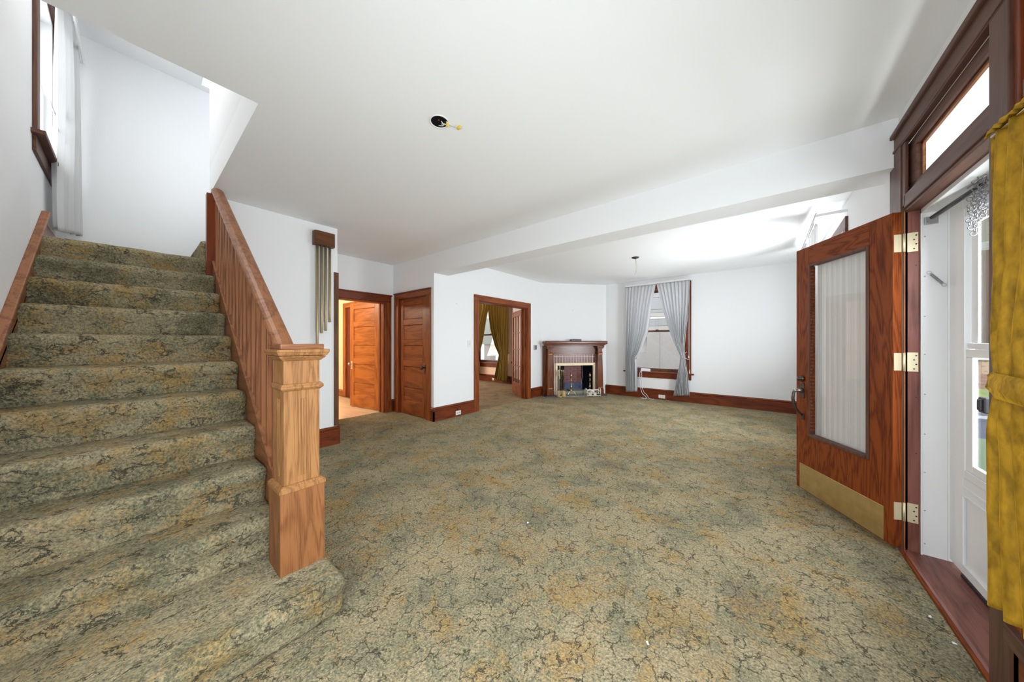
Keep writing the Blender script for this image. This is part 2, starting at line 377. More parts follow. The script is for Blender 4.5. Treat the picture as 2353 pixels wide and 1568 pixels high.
# ceilings, with a round hole for the junction box
HX, HY, HR = -1.585, 1.23, .052
cm = boxes((-2.29, HX - .1, -.6, 7.45, ZC, ZC + .25), (HX + .1, X1, -.6, 7.45, ZC, ZC + .25), (HX - .1, HX + .1, -.6, HY - .1, ZC, ZC + .25), (HX - .1, HX + .1, HY + .1, 7.45, ZC, ZC + .25),
           (XH, -2.29, .47, 7.45, ZC, ZC + .25), (XB, XH, 1.505, YC + .12, ZC, ZC + .25))
n = 32; vs = []; sq = []
for k in range(n):
    a = 2 * math.pi * k / n; c, s = math.cos(a), math.sin(a); q = .1 / max(abs(c), abs(s))
    vs.append((HX + HR * c, HY + HR * s, ZC)); sq.append((HX + q * c, HY + q * s, ZC))
cm.add(vs + sq, [(k, (k + 1) % n, n + (k + 1) % n, n + k) for k in range(n)])
struct('ceiling', cm, CEIL, 'white plaster ceiling of the front rooms', 'ceiling')
struct('ceiling_upper', boxes((XB, -2.29, YL, .52, 4.27, 4.34), (XB, -2.17, .52, 3.0, 4.6, 4.7), (XB, XB + .1, .52, .6, 4.27, 4.6)), CEIL, 'bright soffit high above the stair landing', 'ceiling')
struct('wall_upper', boxes((XB, XH, 3.0, 3.1, ZC + .25, 4.7),), WALL, 'upper hall wall past the landing', 'wall')
struct('trim_beam', B(XD, XW, YC, YC + .28, 2.345, ZC), WALL, 'boxed white ceiling beam between the two front rooms', 'beam')
# back room + kitchen shells
struct('wall_study_far', boxes((-9, -7.3, 7.23, 7.38, 0, 2.6), (-6.2, -4.0, 7.23, 7.38, 0, 2.6), (-7.3, -6.2, 7.23, 7.38, 0, .60), (-7.3, -6.2, 7.23, 7.38, 2.42, 2.6)), PEACH, 'peach wall round the back room window', 'wall')
struct('wall_study_left', boxes((-9.1, -9, 3.1, 4.4, 0, 2.6), (-9.1, -9, 6.2, 7.3, 0, 2.6), (-9.1, -9, 4.4, 6.2, 0, .6), (-9.1, -9, 4.4, 6.2, 2.4, 2.6)), PEACH, 'peach wall on the far left of the back room', 'wall')
m_ = MB().prism([(-5.87, 7.23), (-4.14, 5.98), (-4.14, 6.15), (-5.7, 7.23)], 'Z', 0, 2.6)
struct('wall_study_diagonal', m_, plain('shaded_peach_lilac', (.62, .55, .56), .7), 'pale diagonal wall behind the glazed door', 'wall')  # peach-lilac wall with its shade put into the greyed colour
struct('ceiling_study', B(-9, XD - .14, 3.12, 7.23, 2.6, 2.7), plain('peach_ceiling', (.90, .74, .60), .8), 'peach tinted ceiling of the back room', 'ceiling')
def wallpaper():
    m, N, L, P = newmat('floral_wallpaper'); P.inputs['Roughness'].default_value = .8
    tc = N.new('ShaderNodeTexCoord'); v = N.new('ShaderNodeTexVoronoi'); v.inputs['Scale'].default_value = 8.5; v.inputs['Randomness'].default_value = .25; L.new(tc.outputs['Object'], v.inputs['Vector'])
    r = N.new('ShaderNodeValToRGB'); r.color_ramp.elements[0].position = .16; r.color_ramp.elements[1].position = .22
    r.color_ramp.elements[0].color = (.33, .34, .24, 1); r.color_ramp.elements[1].color = (.87, .78, .58, 1)
    L.new(v.outputs['Distance'], r.inputs[0]); L.new(r.outputs[0], P.inputs['Base Color']); return m
struct('wall_kitchen', boxes((-9.5, -7.44, 3.12, 3.2, 0, 2.6), (-6.55, XB - .15, 3.12, 3.2, 0, 2.6), (-7.44, -6.55, 3.12, 3.2, 2.04, 2.6)), wallpaper(), 'cream wall with small floral print beyond the open door', 'wall')
struct('wall_kitchen_far', boxes((-9.6, -9.5, 0, 3.2, 0, 2.6), (-9.5, XB - .15, 0, .1, 0, 2.6)), plain('cream_paint', (.86, .76, .58), .8), 'cream kitchen wall', 'wall')
struct('ceiling_kitchen', B(-9.6, XB - .15, 0, 3.2, 2.6, 2.7), plain('cream_ceiling', (.88, .80, .66), .8), 'cream ceiling beyond the open door', 'ceiling')
kl = bpy.data.lights.new('kitchen_lamp', 'POINT'); kl.energy = 60; kl.color = (1, .87, .69); kl.shadow_soft_size = .15
ko = bpy.data.objects.new('kitchen_lamp', kl); COL.objects.link(ko); ko.location = (-6.7, 1.2, 2.2)

# ------------------------------------------------------------------ baseboards (plate, step and cap as one moulded profile)
def baseboard(name, p0, p1, label, th=.022, h=.22, m=None, e0=0, e1=0):
    p0 = Vector((*p0, 0)); p1 = Vector((*p1, 0)); d = (p1 - p0).normalized(); L = (p1 - p0).length
    prof = [(0, 0), (-th, 0), (-th, h - .065), (-th - .006, h - .060), (-th - .006, h - .045), (-th + .006, h - .036), (-th - .002, h - .024), (-.010, h - .006), (-.006, h), (0, h)]
    mb = MB().prism(prof, 'X', -e0, L + e1)
    o = mb.build(name, m or wood('base', 'X'), None); o.location = p0; o.rotation_euler = (0, 0, math.atan2(d.y, d.x))
    return tag(o, label, 'baseboard', None, 'structure')
# room lies on the local -y side of each run
def bb(name, p0, p1, label, **k): return baseboard(name, p0, p1, label, **k)
bb('baseboard_hall', (XH, .60), (XH, 1.605), 'red brown baseboard below the chime wall', e1=.024)
bb('baseboard_hall_return', (XH + .022, 1.605), (XH - .4, 1.605), 'baseboard wrapping the chime wall corner')
bb('baseboard_closet', (XB, YC), (-5.126, YC), 'short baseboard between the two panelled doors')
bb('baseboard_hall_back', (XB, 2.955), (XB, YC), 'baseboard scrap in the hall corner')
bb('baseboard_doorway', (XD, YC - .022), (XD, 3.866), 'red brown baseboard left of the cased doorway')
bb('baseboard_doorway_front', (-4.07, YC), (XD + .022, YC), 'baseboard end beside the closed closet door')
bb('baseboard_chimney', (XD, 5.60), (XD, 6.06), 'short baseboard between doorway and fireplace')
bb('baseboard_far', (FB.x, YF), (XW, YF), 'red brown baseboard along the far wall below the window')
bb('baseboard_right', (XW, YF), (XW, 3.0), 'baseboard along the wall behind the open front door')
bb('baseboard_study', (-9, 7.23), (-5.87, 7.23), 'dark red baseboard below the back room window')
bb('baseboard_study_diagonal', (-5.87, 7.23), (-4.14, 5.98), 'dark baseboard behind the glazed door', m=plain('black_baseboard', (.035, .02, .02), .5))
bb('baseboard_kitchen', (-9.5, 3.12), (-7.56, 3.12), 'orange baseboard under the floral wallpaper', m=wood('orange', 'X'), h=.14)
tr = struct('trim_corner_guard', boxes((XH - .012, XH + .012, 1.565, 1.617, .225, 2.11), (XH - .05, XH - .0125, 1.605, 1.617, .225, 2.11)), wood('chime', 'Z'), 'brown corner guard on the edge of the chime wall', 'corner guard', .002)

# ------------------------------------------------------------------ casings
def trim(name, label, loc, cat='door frame'): return empty(name, label, cat, loc, kind='structure')
t = trim('trim_hall_door', 'dark red wooden frame round the open kitchen door', (XB, 2.43, 0))
B(XB - .005, XB + .024, 2.84, 2.955, 0, 1.965).build('side_casing', wood('trim', 'Z'), t, .004)
B(XB - .005, XB + .024, 1.905, 2.02, 0, 1.965).build('side_casing', wood('trim', 'Z'), t, .004)
B(XB - .005, XB + .024, 1.905, 2.955, 1.965, 2.075).build('head_casing', wood('base', 'Y'), t, .004)
B(XB - .005, XB + .040, 1.890, 2.965, 2.072, 2.096).build('cap', wood('base', 'Y'), t, .006)
boxes((XB - .17, XB, 2.815, 2.84, 0, 1.965), (XB - .12, XB - .105, 2.80, 2.84, 0, 1.965)).build('jamb', wood('trim', 'Z'), t, .003)
boxes((XB - .17, XB, 2.02, 2.045, 0, 1.965), (XB - .17, XB, 2.0455, 2.8145, 1.945, 1.965)).build('jamb', wood('trim', 'Z'), t, .003)
t = trim('trim_closet_door', 'dark red wooden frame round the closed closet door', (-4.6, YC, 0))
B(-5.126, -5.0, YC - .024, YC + .01, 0, 2.012).build('side_casing', wood('trim', 'Z'), t, .004)
B(-4.18, -4.072, YC - .024, YC + .01, 0, 2.012).build('side_casing', wood('trim', 'Z'), t, .004)
B(-5.126, -4.072, YC - .024, YC + .01, 2.012, 2.10).build('head_casing', wood('trim', 'X'), t, .004)
B(-5.134, -4.066, YC - .036, YC + .01, 2.098, 2.122).build('cap', wood('base', 'X'), t, .005)
boxes((-5.0, -4.988, YC - .005, YC + .12, 0, 2.0015), (-4.192, -4.18, YC - .005, YC + .12, 0, 2.0015), (-5.0, -4.18, YC - .005, YC + .12, 2.002, 2.014)).build('jamb', wood('base', 'Z'), t)
B(-4.99, -4.19, YC + .08, YC + .12, 0, 2.0).build('stop', wood('base', 'Z'), t)
t = trim('trim_doorway', 'wide red brown frame round the doorway into the back room', (XD, 4.7, 0))
B(XD - .01, XD + .022, 3.866, 3.98, 0, 2.008).build('side_casing', wood('trim', 'Z'), t, .004)
B(XD - .01, XD + .022, 5.49, 5.60, 0, 2.008).build('side_casing', wood('trim', 'Z'), t, .004)
B(XD - .01, XD + .022, 3.866, 5.60, 2.008, 2.115).build('head_casing', wood('trim', 'Y'), t, .004)
B(XD - .15, XD, 3.955, 3.985, 0, 2.008).build('jamb', wood('trim', 'Z'), t, .003)
boxes((XD - .15, XD, 5.485, 5.51, 0, 2.008), (XD - .075, XD - .05, 5.465, 5.49, 0, 2.0), (XD - .15, XD - .13, 5.47, 5.49, 0, 2.0)).build('jamb', wood('trim', 'Z'), t, .003)
B(XD - .15, XD, 3.98, 5.49, 1.99, 2.012).build('head_jamb', wood('base', 'Y'), t, .003)
t = trim('trim_kitchen_door', 'orange wooden frame of a dark inner doorway on the wallpapered wall', (-7, 3.12, 0))
B(-7.556, -7.43, 3.095, 3.13, 0, 2.04).build('side_casing', wood('orange', 'Z'), t, .004)
B(-6.56, -6.44, 3.095, 3.13, 0, 2.04).build('side_casing', wood('orange', 'Z'), t, .004)
B(-7.556, -6.44, 3.095, 3.13, 2.04, 2.15).build('head_casing', wood('orange', 'X'), t, .004)
B(-7.43, -6.56, 3.122, 3.19, 0, 2.04).build('opening_slab', plain('dark_red_slab', (.13, .012, .006), .4), t)  # dark red slab filling the inner doorway

# ------------------------------------------------------------------ five panel doors
def panel_door(name, label, w, sl, sr, kind, pz, th=.038):
    """local x along the leaf, face at y = 0, body behind (+y)"""
    r = empty(name, label, 'door', kind='structure'); LOCAL.add(r.name)
    top, bot = 2.0, .012
    B(0, sl, 0, th, bot, top).build('stile', wood(kind, 'Z'), r, .003)
    B(w - sr, w, 0, th, bot, top).build('stile', wood(kind, 'Z'), r, .003)
    zs = [bot] + [z for p in pz for z in p] + [top]
    for i in range(0, len(zs), 2):
        B(sl, w - sr, .0, th, zs[i], zs[i + 1]).build('rail', wood(kind, 'X'), r, .003)
    for a, b in pz:
        m = B(sl - .004, w - sr + .004, .016, th - .008, a - .004, b + .004)
        m.build('panel', wood(kind, 'X'), r)
        # sloped moulding lip round the panel
        q = MB(); i = .012
        o = [(sl, 0.001, a), (w - sr, 0.001, a), (w - sr, 0.001, b), (sl, 0.001, b)]
        n_ = [(sl + i, .0165, a + i), (w - sr - i, .0165, a + i), (w - sr - i, .0165, b - i), (sl + i, .0165, b - i)]
        q.add(o + n_, [(k, (k + 1) % 4, 4 + (k + 1) % 4, 4 + k) for k in range(4)])
        q.build('moulding', wood(kind, 'X'), r)
    return r
PZ = [(.224, .475), (.583, .836), (.935, 1.198), (1.29, 1.55), (1.65, 1.895)]
def knob_set(parent, x, z, mat_p, mat_k, side=-1):
    pl = B(x - .022, x + .022, -.005, .001, z - .10, z + .055).build('escutcheon', mat_p, parent, .004, seg=2)
    MB().lathe([(.010, 0), (.010, -.028), (.020, -.034), (.029, -.046), (.028, -.060), (.014, -.068), (.002, -.069)], (x, -.005, z), 'Y', 14).build('knob', mat_k, pl)
    boxes((x - .005, x + .005, -.0065, -.004, z - .075, z - .055)).build('keyhole', BLACK, pl)
d4 = panel_door('door_4', 'closed five panel closet door with a black knob', .79, .09, .13, 'trim', PZ)
d4.location = (-4.985, YC + .016, 0)
knob_set(d4, .722, .835, BRONZE, BLACK)
d3 = panel_door('door_3', 'bright orange five panel door standing open into the kitchen', .90, .115, .15, 'orange', PZ)
# hinged at the right jamb: local x runs from the hinge towards the free edge, face must look to the room (-y)
hx, hy, fx, fy = -5.375, 2.835, -6.26, 2.70
ang = math.atan2(hy - fy, hx - fx)
d3.location = (fx, fy, 0); d3.rotation_euler = (0, 0, ang)
knob_set(d3, .06, .83, PALEBR, STEEL)
for z in (.42, 1.74):
    boxes((.885, .915, -.004, .02, z - .05, z + .05)).build('hinge', BLACK, d3, .002)

# ------------------------------------------------------------------ glazed french door (3 x 4 lights)
fh = Vector((-4.19, 5.515)); ff_ = Vector((-4.83, 5.985)); fdv = (fh - ff_)
d5 = empty('door_5', 'narrow glazed door with twelve small panes standing open', 'door', (ff_.x, ff_.y, 0), math.atan2(fdv.y, fdv.x), kind='structure')
LOCAL.add(d5.name); w5 = fdv.length; s5 = .105
B(0, s5, 0, .036, .012, 1.985).build('stile', wood('trim', 'Z'), d5, .003)
B(w5 - s5, w5, 0, .036, .012, 1.985).build('stile', wood('trim', 'Z'), d5, .003)
B(s5, w5 - s5, 0, .036, .012, .29).build('rail', wood('trim', 'X'), d5, .003)
B(s5, w5 - s5, 0, .036, 1.86, 1.985).build('rail', wood('trim', 'X'), d5, .003)
gw = (w5 - 2 * s5); 
for k in (1, 2): B(s5 + gw * k / 3 - .011, s5 + gw * k / 3 + .011, .004, .032, .29, 1.86).build('glazing_bar', wood('trim', 'Z'), d5, .003)
gz = [.29, .69, 1.085, 1.475, 1.86]
for z in gz[1:4]: B(s5, w5 - s5, .004, .032, z - .011, z + .011).build('glazing_bar', wood('trim', 'X'), d5, .003)
for i in range(3):
    for j in range(4):
        B(s5 + gw * i / 3 + .010, s5 + gw * (i + 1) / 3 - .010, .015, .019, gz[j] + .01, gz[j + 1] - .01).build('pane', GLASS, d5)
for z in (.33, 1.03, 1.73): boxes((w5 - .008, w5 + .012, -.003, .02, z - .05, z + .05)).build('hinge', BLACK, d5, .002)

# ------------------------------------------------------------------ front entrance frame
ef = trim('trim_entrance', 'dark brown entrance frame with transom light above the storm door', (XW, 2.4, 0), 'entrance frame')
XF = .65
B(XF, XW + .01, YJ, 3.075, 0, 2.345).build('side_casing', wood('dark', 'Z'), ef, .003)
B(XF, XW + .01, YJ + .0, 2.998, 2.345, 2.42).build('side_casing', wood('dark', 'Z'), ef, .002)
B(XF, XW + .01, .85, 2.998, 2.42, 2.515).build('head_casing', wood('dark', 'Y'), ef, .003)
B(XF - .018, XW + .01, .85, 2.998, 2.512, 2.54).build('cornice', wood('dark', 'Y'), ef, .006)
B(XF - .006, XW + .01, .85, 2.998, 2.425, 2.44).build('bead', wood('dark', 'Y'), ef, .004)
B(XF, .80, YP0, YP1, 0, 2.42).build('mullion_post', wood('dark', 'Z'), ef, .003)
boxes((.66, .80, 1.828, YP0, 0, 2.42), (.668, .80, 1.80, 1.83, 0, 2.42)).build('stop', wood('base', 'Z'), ef, .003)
B(.685, .73, 1.74, 1.80, .3, 2.42).build('sidelight_stile', wood('dark', 'Z'), ef, .003)
B(.655, .76, 1.12, 1.80, 2.035, 2.095).build('sidelight_bar', wood('dark', 'Y'), ef, .004)
B(.64, .80, 1.0, 1.86, .24, .30).build('sidelight_sill', wood('dark', 'Y'), ef, .004)
B(.66, .70, 1.0, 1.86, 0, .24).build('apron_panel', wood('base', 'Y'), ef, .004)
B(XF, .80, 1.0, 1.12, 0, 2.42).build('side_casing', wood('dark', 'Z'), ef, .003)
B(.705, .71, 1.12, 1.745, .3, 2.035).build('pane', GLASS, ef)
B(.655, .80, YP1, YJ - .03, 2.035, 2.115).build('transom_bar', wood('dark', 'Y'), ef, .006)
B(.665, .80, YP1, YJ, 2.018, 2.04).build('head_jamb', wood('dark', 'Y'), ef, .003)
B(.655, .67, YJ - .05, YJ + .01, 2.05, 2.42).build('stop', wood('dark', 'Z'), ef, .004)
# transom sash and pane
sash = boxes((.68, .715, YP1, YJ, 2.366, 2.42), (.68, .715, YJ - .115, YJ, 2.1605, 2.3655), (.68, .715, YP1, YP1 + .02, 2.1605, 2.3655), (.68, .715, YP1, YJ, 2.10, 2.16)).build('transom_sash', wood('dark', 'Y'), ef, .003)
boxes((.70, .712, YP1 + .02, YJ - .115, 2.352, 2.366), (.70, .712, YJ - .127, YJ - .115, 2.16, 2.366)).build('bead', wood('rail', 'Y'), sash)
B(.7125, .7155, YP1 + .02, YJ - .115, 2.16, 2.366).build('pane', GLASS, sash)
# jamb and threshold
B(.6655, .722, YJ, YJ + .03, .02, 2.03).build('jamb', wood('jamb', 'Z'), ef, .002)
B(.663, .668, YJ - .003, YJ + .012, .0, 2.03).build('jamb_bead', wood('orange', 'Z'), ef, .001)
for z in (1.25 - .32, .60, 1.70, .22): MB().lathe([(.003, 0), (.003, -.0015)], (.708, YJ, z), 'Y', 8).build('nail_hole', BLACK, ef)
th = struct('trim_threshold', MB().prism([(.655, -.02), (.84, -.02), (.84, .024), (.672, .024), (.655, .008)], 'Y', YP0 + .02, YJ + .02), wood('jamb', 'Y'), 'worn reddish wooden threshold below the storm door', 'threshold', .003)
B(.648, .662, YP0 + .02, YJ + .03, -.01, .016).build('nosing', wood('door', 'Y'), th, .003, world=False)

# ------------------------------------------------------------------ white storm frame and storm door
sfm = trim('trim_storm_frame', 'white metal storm door frame lining the entrance', (.77, 2.88, 0), 'door frame')
B(.722, .84, YJ - .006, YJ + .03, .024, 2.02).build('side_panel', ALU, sfm, .002)
B(.722, .728, YJ - .016, YJ, .024, 2.02).build('edge_strip', ALU, sfm, .001)
B(.815, .83, YJ - .02, YJ, .03, 2.0).build('stop_strip', ALU, sfm, .003)
B(.722, .84, YP1, YJ, 1.995, 2.02).build('head_panel', ALU, sfm, .002)
for i, z in enumerate((.09, .28, .50, .72, .95, 1.18, 1.40, 1.63, 1.86)):
    MB().lathe([(.0035, 0), (.0035, -.002), (.001, -.003)], (.738, YJ - .006, z), 'Y', 8).build('screw', STEEL, sfm)
d2 = empty('door_2', 'white storm door with a two sash window and recessed lower panel', 'door', (.835, 2.87, 0), kind='structure')
XS = .82; YA, YB = 2.865, 1.98
B(XS, XS + .035, 2.72, YA, .045, 1.99).build('stile', ALU, d2, .003)
B(XS, XS + .035, YB, YB + .12, .045, 1.99).build('stile', ALU, d2, .003)
B(XS, XS + .035, YB + .12, 2.72, .045, .095).build('rail', ALU, d2, .003)
B(XS, XS + .035, YB + .12, 2.72, .455, .56).build('rail', ALU, d2, .003)
B(XS, XS + .035, YB + .12, 2.72, 1.93, 1.99).build('rail', ALU, d2, .003)
B(XS + .010, XS + .03, YB + .11, 2.73, .09, .46).build('lower_panel', ALU, d2)
boxes((XS - .004, XS + .004, YB + .13, 2.705, .452, .462), (XS - .003, XS + .004, YB + .13, 2.72, .49, .505)).build('panel_moulding', ALU, d2, .002)
boxes((XS - .003, XS + .005, 2.712, 2.722, .09, .455), (XS - .003, XS + .005, YB + .115, 2.72, .088, .097)).build('panel_moulding', ALU, d2, .002)
boxes((XS - .012, XS + .02, 2.665, 2.722, .56, 1.93), (XS - .012, XS + .02, YB + .12, YB + .17, .56, 1.93), (XS - .012, XS + .02, YB + .1705, 2.6645, 1.885, 1.93), (XS - .012, XS + .02, YB + .1705, 2.6645, .56, .60)).build('window_frame', ALU, d2, .003)
u1 = boxes((XS + .0085, XS + .018, 2.60, 2.664, 1.246, 1.884), (XS + .0085, XS + .018, YB + .171, YB + .22, 1.246, 1.884), (XS + .0085, XS + .018, YB + .2205, 2.5995, 1.84, 1.884), (XS - .004, XS + .018, YB + .171, 2.664, 1.216, 1.2455)).build('upper_sash', ALU, d2, .003)
B(XS + .009, XS + .012, YB + .22, 2.60, 1.245, 1.84).build('pane', GLASS, u1)
u2 = boxes((XS - .008, XS + .008, 2.60, 2.664, .601, 1.1745), (XS - .008, XS + .008, YB + .171, YB + .22, .601, 1.1745), (XS - .008, XS + .008, YB + .2205, 2.5995, .601, .64), (XS - .008, XS + .008, YB + .171, 2.664, 1.175, 1.215)).build('lower_sash', ALU, d2, .003)
B(XS - .001, XS + .002, YB + .22, 2.60, .64, 1.175).build('pane', GLASS, u2)
B(XS - .006, XS + .03, YB + .12, 2.72, .028, .045).build('sweep', BLACK, d2)
hb = boxes((XS - .055, XS, 2.355, 2.405, .935, 1.005)).build('latch_box', BLACK, d2, .006)
boxes((XS - .062, XS - .05, 2.365, 2.395, .945, .995)).build('push_button', BLACK, hb, .003)

cl = empty('door_closer', 'dark tubular door closer under the white frame head', 'door closer', (.77, 2.7, 1.97))
MB().tube([(.745, 2.80, 1.945), (.79, 2.45, 1.972)], .011, 10).build('tube', plain('dark_grey_metal', (.07, .07, .08), .4, .6), cl)
boxes((.735, .752, 2.855, 2.874, 1.93, 1.965), (.735, .785, 2.868, 2.874, 1.925, 1.97)).build('bracket', STEEL, cl, .002)
MB().tube([(.79, 2.45, 1.972), (.80, 2.36, 1.977)], .005, 8).build('rod', STEEL, cl)
sp = MB(); 
pts = [Vector((.752, 2.862, 1.645)), Vector((.800, 2.862, 1.575))]
hel = []
for i in range(15 * 8 + 1):
    t_ = i / 120; a = i / 8 * 2 * math.pi; c_ = pts[0].lerp(pts[1], .08 + .84 * t_)
    hel.append(c_ + Vector((math.sin(a) * .006 * .8, math.cos(a) * .007, math.sin(a) * .006 * .56)))
spg = empty('spring', 'steel coil spring hanging on the white storm frame', 'spring', (.776, 2.862, 1.61))
MB().tube(hel, .0018, 5).build('coil', STEEL, spg)
MB().ring((.750, 2.862, 1.648), .008, .0016, 'Y').build('end_loop', STEEL, spg)
MB().ring((.802, 2.862, 1.572), .008, .0016, 'Y').build('end_loop', STEEL, spg)

ch = empty('chain_cluster', 'bunch of bright metal chains hanging at the top of the storm door', 'chain', (.80, 2.44, 1.99))
CHAINM = plain('dull_chain', (.22, .22, .23), .4, .7)
for (yy, xx, zt, nl) in ((2.50, .775, 1.93, 9), (2.47, .785, 1.985, 12), (2.44, .77, 1.99, 15), (2.415, .785, 1.99, 11), (2.39, .77, 1.99, 9)):
    mb = MB()
    for i in range(nl):
        mb.ring((xx + .004 * math.sin(i * 1.7), yy + .005 * math.cos(i * 2.3), zt - i * .017), .009, .0018, 'X' if i % 2 else 'Y', 12, 5, 1.0)
    mb.build('chain', CHAINM, ch)
MB().tube([(.775, 2.52, 1.99), (.775, 2.37, 1.99)], .004, 8).build('hook_bar', STEEL, ch)

# ------------------------------------------------------------------ front door leaf (open), built in its own frame
K = .985
LOCAL.add('door_1')
d1 = empty('door_1', 'red brown oak front door with a curtained glass standing open', 'door', (.625 * K, 2.897 * K, 0), math.atan2(.8834, -.4687), kind='structure')
def dz(z): return 1.25 + (z - 1.25) * K
def DB(x0, x1, y0, y1, z0, z1): return B(x0 * K, x1 * K, y0, y1, dz(z0), dz(z1))
TH = .045
for nm, a in (('stile', (0, .152, -TH, 0, .015, 2.036)), ('stile', (.672, .815, -TH, 0, .015, 2.036))): DB(*a).build(nm, wood('door', 'Z'), d1, .003, world=False)
DB(.152, .672, -TH, 0, 1.885, 2.036).build('rail', wood('door', 'X'), d1, .002, world=False)
DB(.152, .672, -TH, 0, .015, .478).build('rail', wood('door', 'Z'), d1, .002, world=False)
mo = MB()
for a in ((.152, .170, -.030, .008, .478, 1.885), (.654, .672, -.030, .008, .478, 1.885), (.170, .654, -.030, .008, 1.865, 1.885), (.170, .654, -.030, .012, .478, .505)):
    mo.box(a[0] * K, a[1] * K, a[2], a[3], dz(a[4]), dz(a[5]))
mo.build('glass_moulding', wood('dark', 'Z'), d1, .005, world=False)
bd = MB()
for i in range(46):
    z = .53 + i * .0288
    bd.box(.640 * K, .657 * K, -.026, .004, dz(z), dz(z + .019))
bd.build('beaded_strip', wood('door', 'Z'), d1, .006, world=False)
DB(.165, .655, -.028, -.024, .50, 1.87).build('pane', GLASS, d1, world=False)
def sheer_panel(x0, x1, y, z0, z1, folds, amp):
    mb = MB(); nx = 90; nz_ = 14; vs = []
    for j in range(nz_ + 1):
        for i in range(nx + 1):
            s_ = i / nx; t_ = j / nz_
            f = amp * (math.sin(2 * math.pi * folds * s_ + 1.1 * math.sin(9 * s_)) + .5 * math.sin(2 * math.pi * folds * 2.3 * s_ + 2))
            vs.append((x0 + (x1 - x0) * s_ + .004 * math.sin(12 * s_) * (t_ - .5), y + f, z0 + (z1 - z0) * t_))
    mb.add(vs, [(j * (nx + 1) + i, j * (nx + 1) + i + 1, (j + 1) * (nx + 1) + i + 1, (j + 1) * (nx + 1) + i) for j in range(nz_) for i in range(nx)], True)
    return mb
sheer_panel(.155 * K, .655 * K, -.050, .48, 1.88, 9, .0032).build('sheer_curtain', DOORSHEER, d1, world=False)
DB(.055, .773, -.002, .0025, .020, .228).build('kick_plate', KICK, d1, .001, world=False)
# hardware: deadbolt, thumb latch grip set, three butt hinges
hx0 = .738 * K
MB().lathe([(.024, 0), (.026, .006), (.024, .014), (.016, .020), (.018, .034), (.012, .040), (.001, .041)], (hx0, 0, dz(.945)), 'Y', 16).build('deadbolt', BRONZE, d1, world=False)
es = MB().prism([(hx0 - .024, dz(.795)), (hx0 - .015, dz(.782)), (hx0 + .015, dz(.782)), (hx0 + .024, dz(.795)), (hx0 + .026, dz(.85)), (hx0 + .022, dz(.895)), (hx0 + .010, dz(.912)), (hx0 - .010, dz(.912)), (hx0 - .022, dz(.895)), (hx0 - .026, dz(.85))], 'Y', 0, .007).build('escutcheon', BRONZE, d1, .002, world=False)
MB().lathe([(.018, .006), (.020, .02), (.016, .036), (.012, .05), (.014, .062), (.009, .068)], (hx0, 0, dz(.846)), 'Y', 14).build('thumb_latch', STEEL, es, world=False)
gp = [(hx0, .055, dz(.85)), (hx0, .068, dz(.825)), (hx0, .073, dz(.78)), (hx0, .068, dz(.735)), (hx0, .050, dz(.69)), (hx0, .024, dz(.655)), (hx0, .004, dz(.638))]
MB().tube(gp, [.008, .010, .011, .011, .010, .008, .009], 10).build('pull_grip', BRONZE, es, world=False)
B(hx0 - .016, hx0 + .016, 0, .008, dz(.60), dz(.652)).build('lower_rosette', BRONZE, d1, .003, world=False)
for z in (1.838, 1.134, .247):
    hg = B(-.003, .001, -.040, -.004, z - .052, z + .052).build('hinge', PALEBR, d1, .001, world=False)
    MB().lathe([(.0065, z - .054), (.0065, z + .054)], (-.006, -.049, 0), 'Z', 10).build('knuckle', PALEBR, hg, world=False)
    hj = boxes((.675, .716, YJ - .003, YJ + .001, z - .056, z + .056)).build('hinge_leaf', PALEBR, ef, .001)
    for k, (xx, q) in enumerate(((.708, .038), (.700, .013), (.708, -.013), (.700, -.040))):
        MB().lathe([(.004, 0), (.004, -.001)], (xx, YJ - .003, z + q), 'Y', 8).build('screw_hole', BLACK, hj)

# ------------------------------------------------------------------ staircase
RISE, RUN, XN = .18557, .24007, -1.682
def nose(i): return XN - (i - 1) * RUN                     # front of step i (1 = bottom)
def rbox(x0, x1, y0, y1, z0, z1, r, res, amp=.004, undercut=.022):
    """carpeted step: fine box pulled to a rounded one, pile waviness added"""
    mb = MB(); nx, ny, nz_ = [max(2, round(d / res)) for d in (x1 - x0, y1 - y0, z1 - z0)]
    idx = {}; vs = []; fs = []
    def V(i, j, k):
        if (i, j, k) in idx: return idx[i, j, k]
        p = Vector((x0 + (x1 - x0) * i / nx, y0 + (y1 - y0) * j / ny, z0 + (z1 - z0) * k / nz_))
        q = Vector((min(max(p.x, x0 + r), x1 - r), min(max(p.y, y0 + r), y1 - r), min(max(p.z, z0 + r), z1 - r)))
        d = p - q
        n_ = d.normalized() if d.length > 1e-6 else Vector((0, 0, 1))
        p = q + n_ * r
        w = (noise.noise((p.x * 7, p.y * 7, p.z * 7)) + .6 * noise.noise((p.x * 20 + 5, p.y * 20, p.z * 20)) + .35 * noise.noise((p.x * 55 + 5, p.y * 55, p.z * 55))) * amp
        p = p + n_ * w
        t_ = min(max((z1 - .05 - p.z) / .06, 0), 1); p.x -= undercut * t_ * t_ * (3 - 2 * t_)
        idx[i, j, k] = len(vs); vs.append(p); return idx[i, j, k]
    for i in range(nx):
        for j in range(ny):
            fs.append((V(i, j, nz_), V(i + 1, j, nz_), V(i + 1, j + 1, nz_), V(i, j + 1, nz_)))
    for j in range(ny):
        for k in range(nz_):
            fs.append((V(nx, j, k), V(nx, j + 1, k), V(nx, j + 1, k + 1), V(nx, j, k + 1)))
    for i in range(nx):
        for k in range(nz_):
            fs.append((V(i, ny, k), V(i + 1, ny, k), V(i + 1, ny, k + 1), V(i, ny, k + 1)))
            fs.append((V(i, 0, k), V(i + 1, 0, k), V(i + 1, 0, k + 1), V(i, 0, k + 1)))
    return mb.add(vs, fs, True)
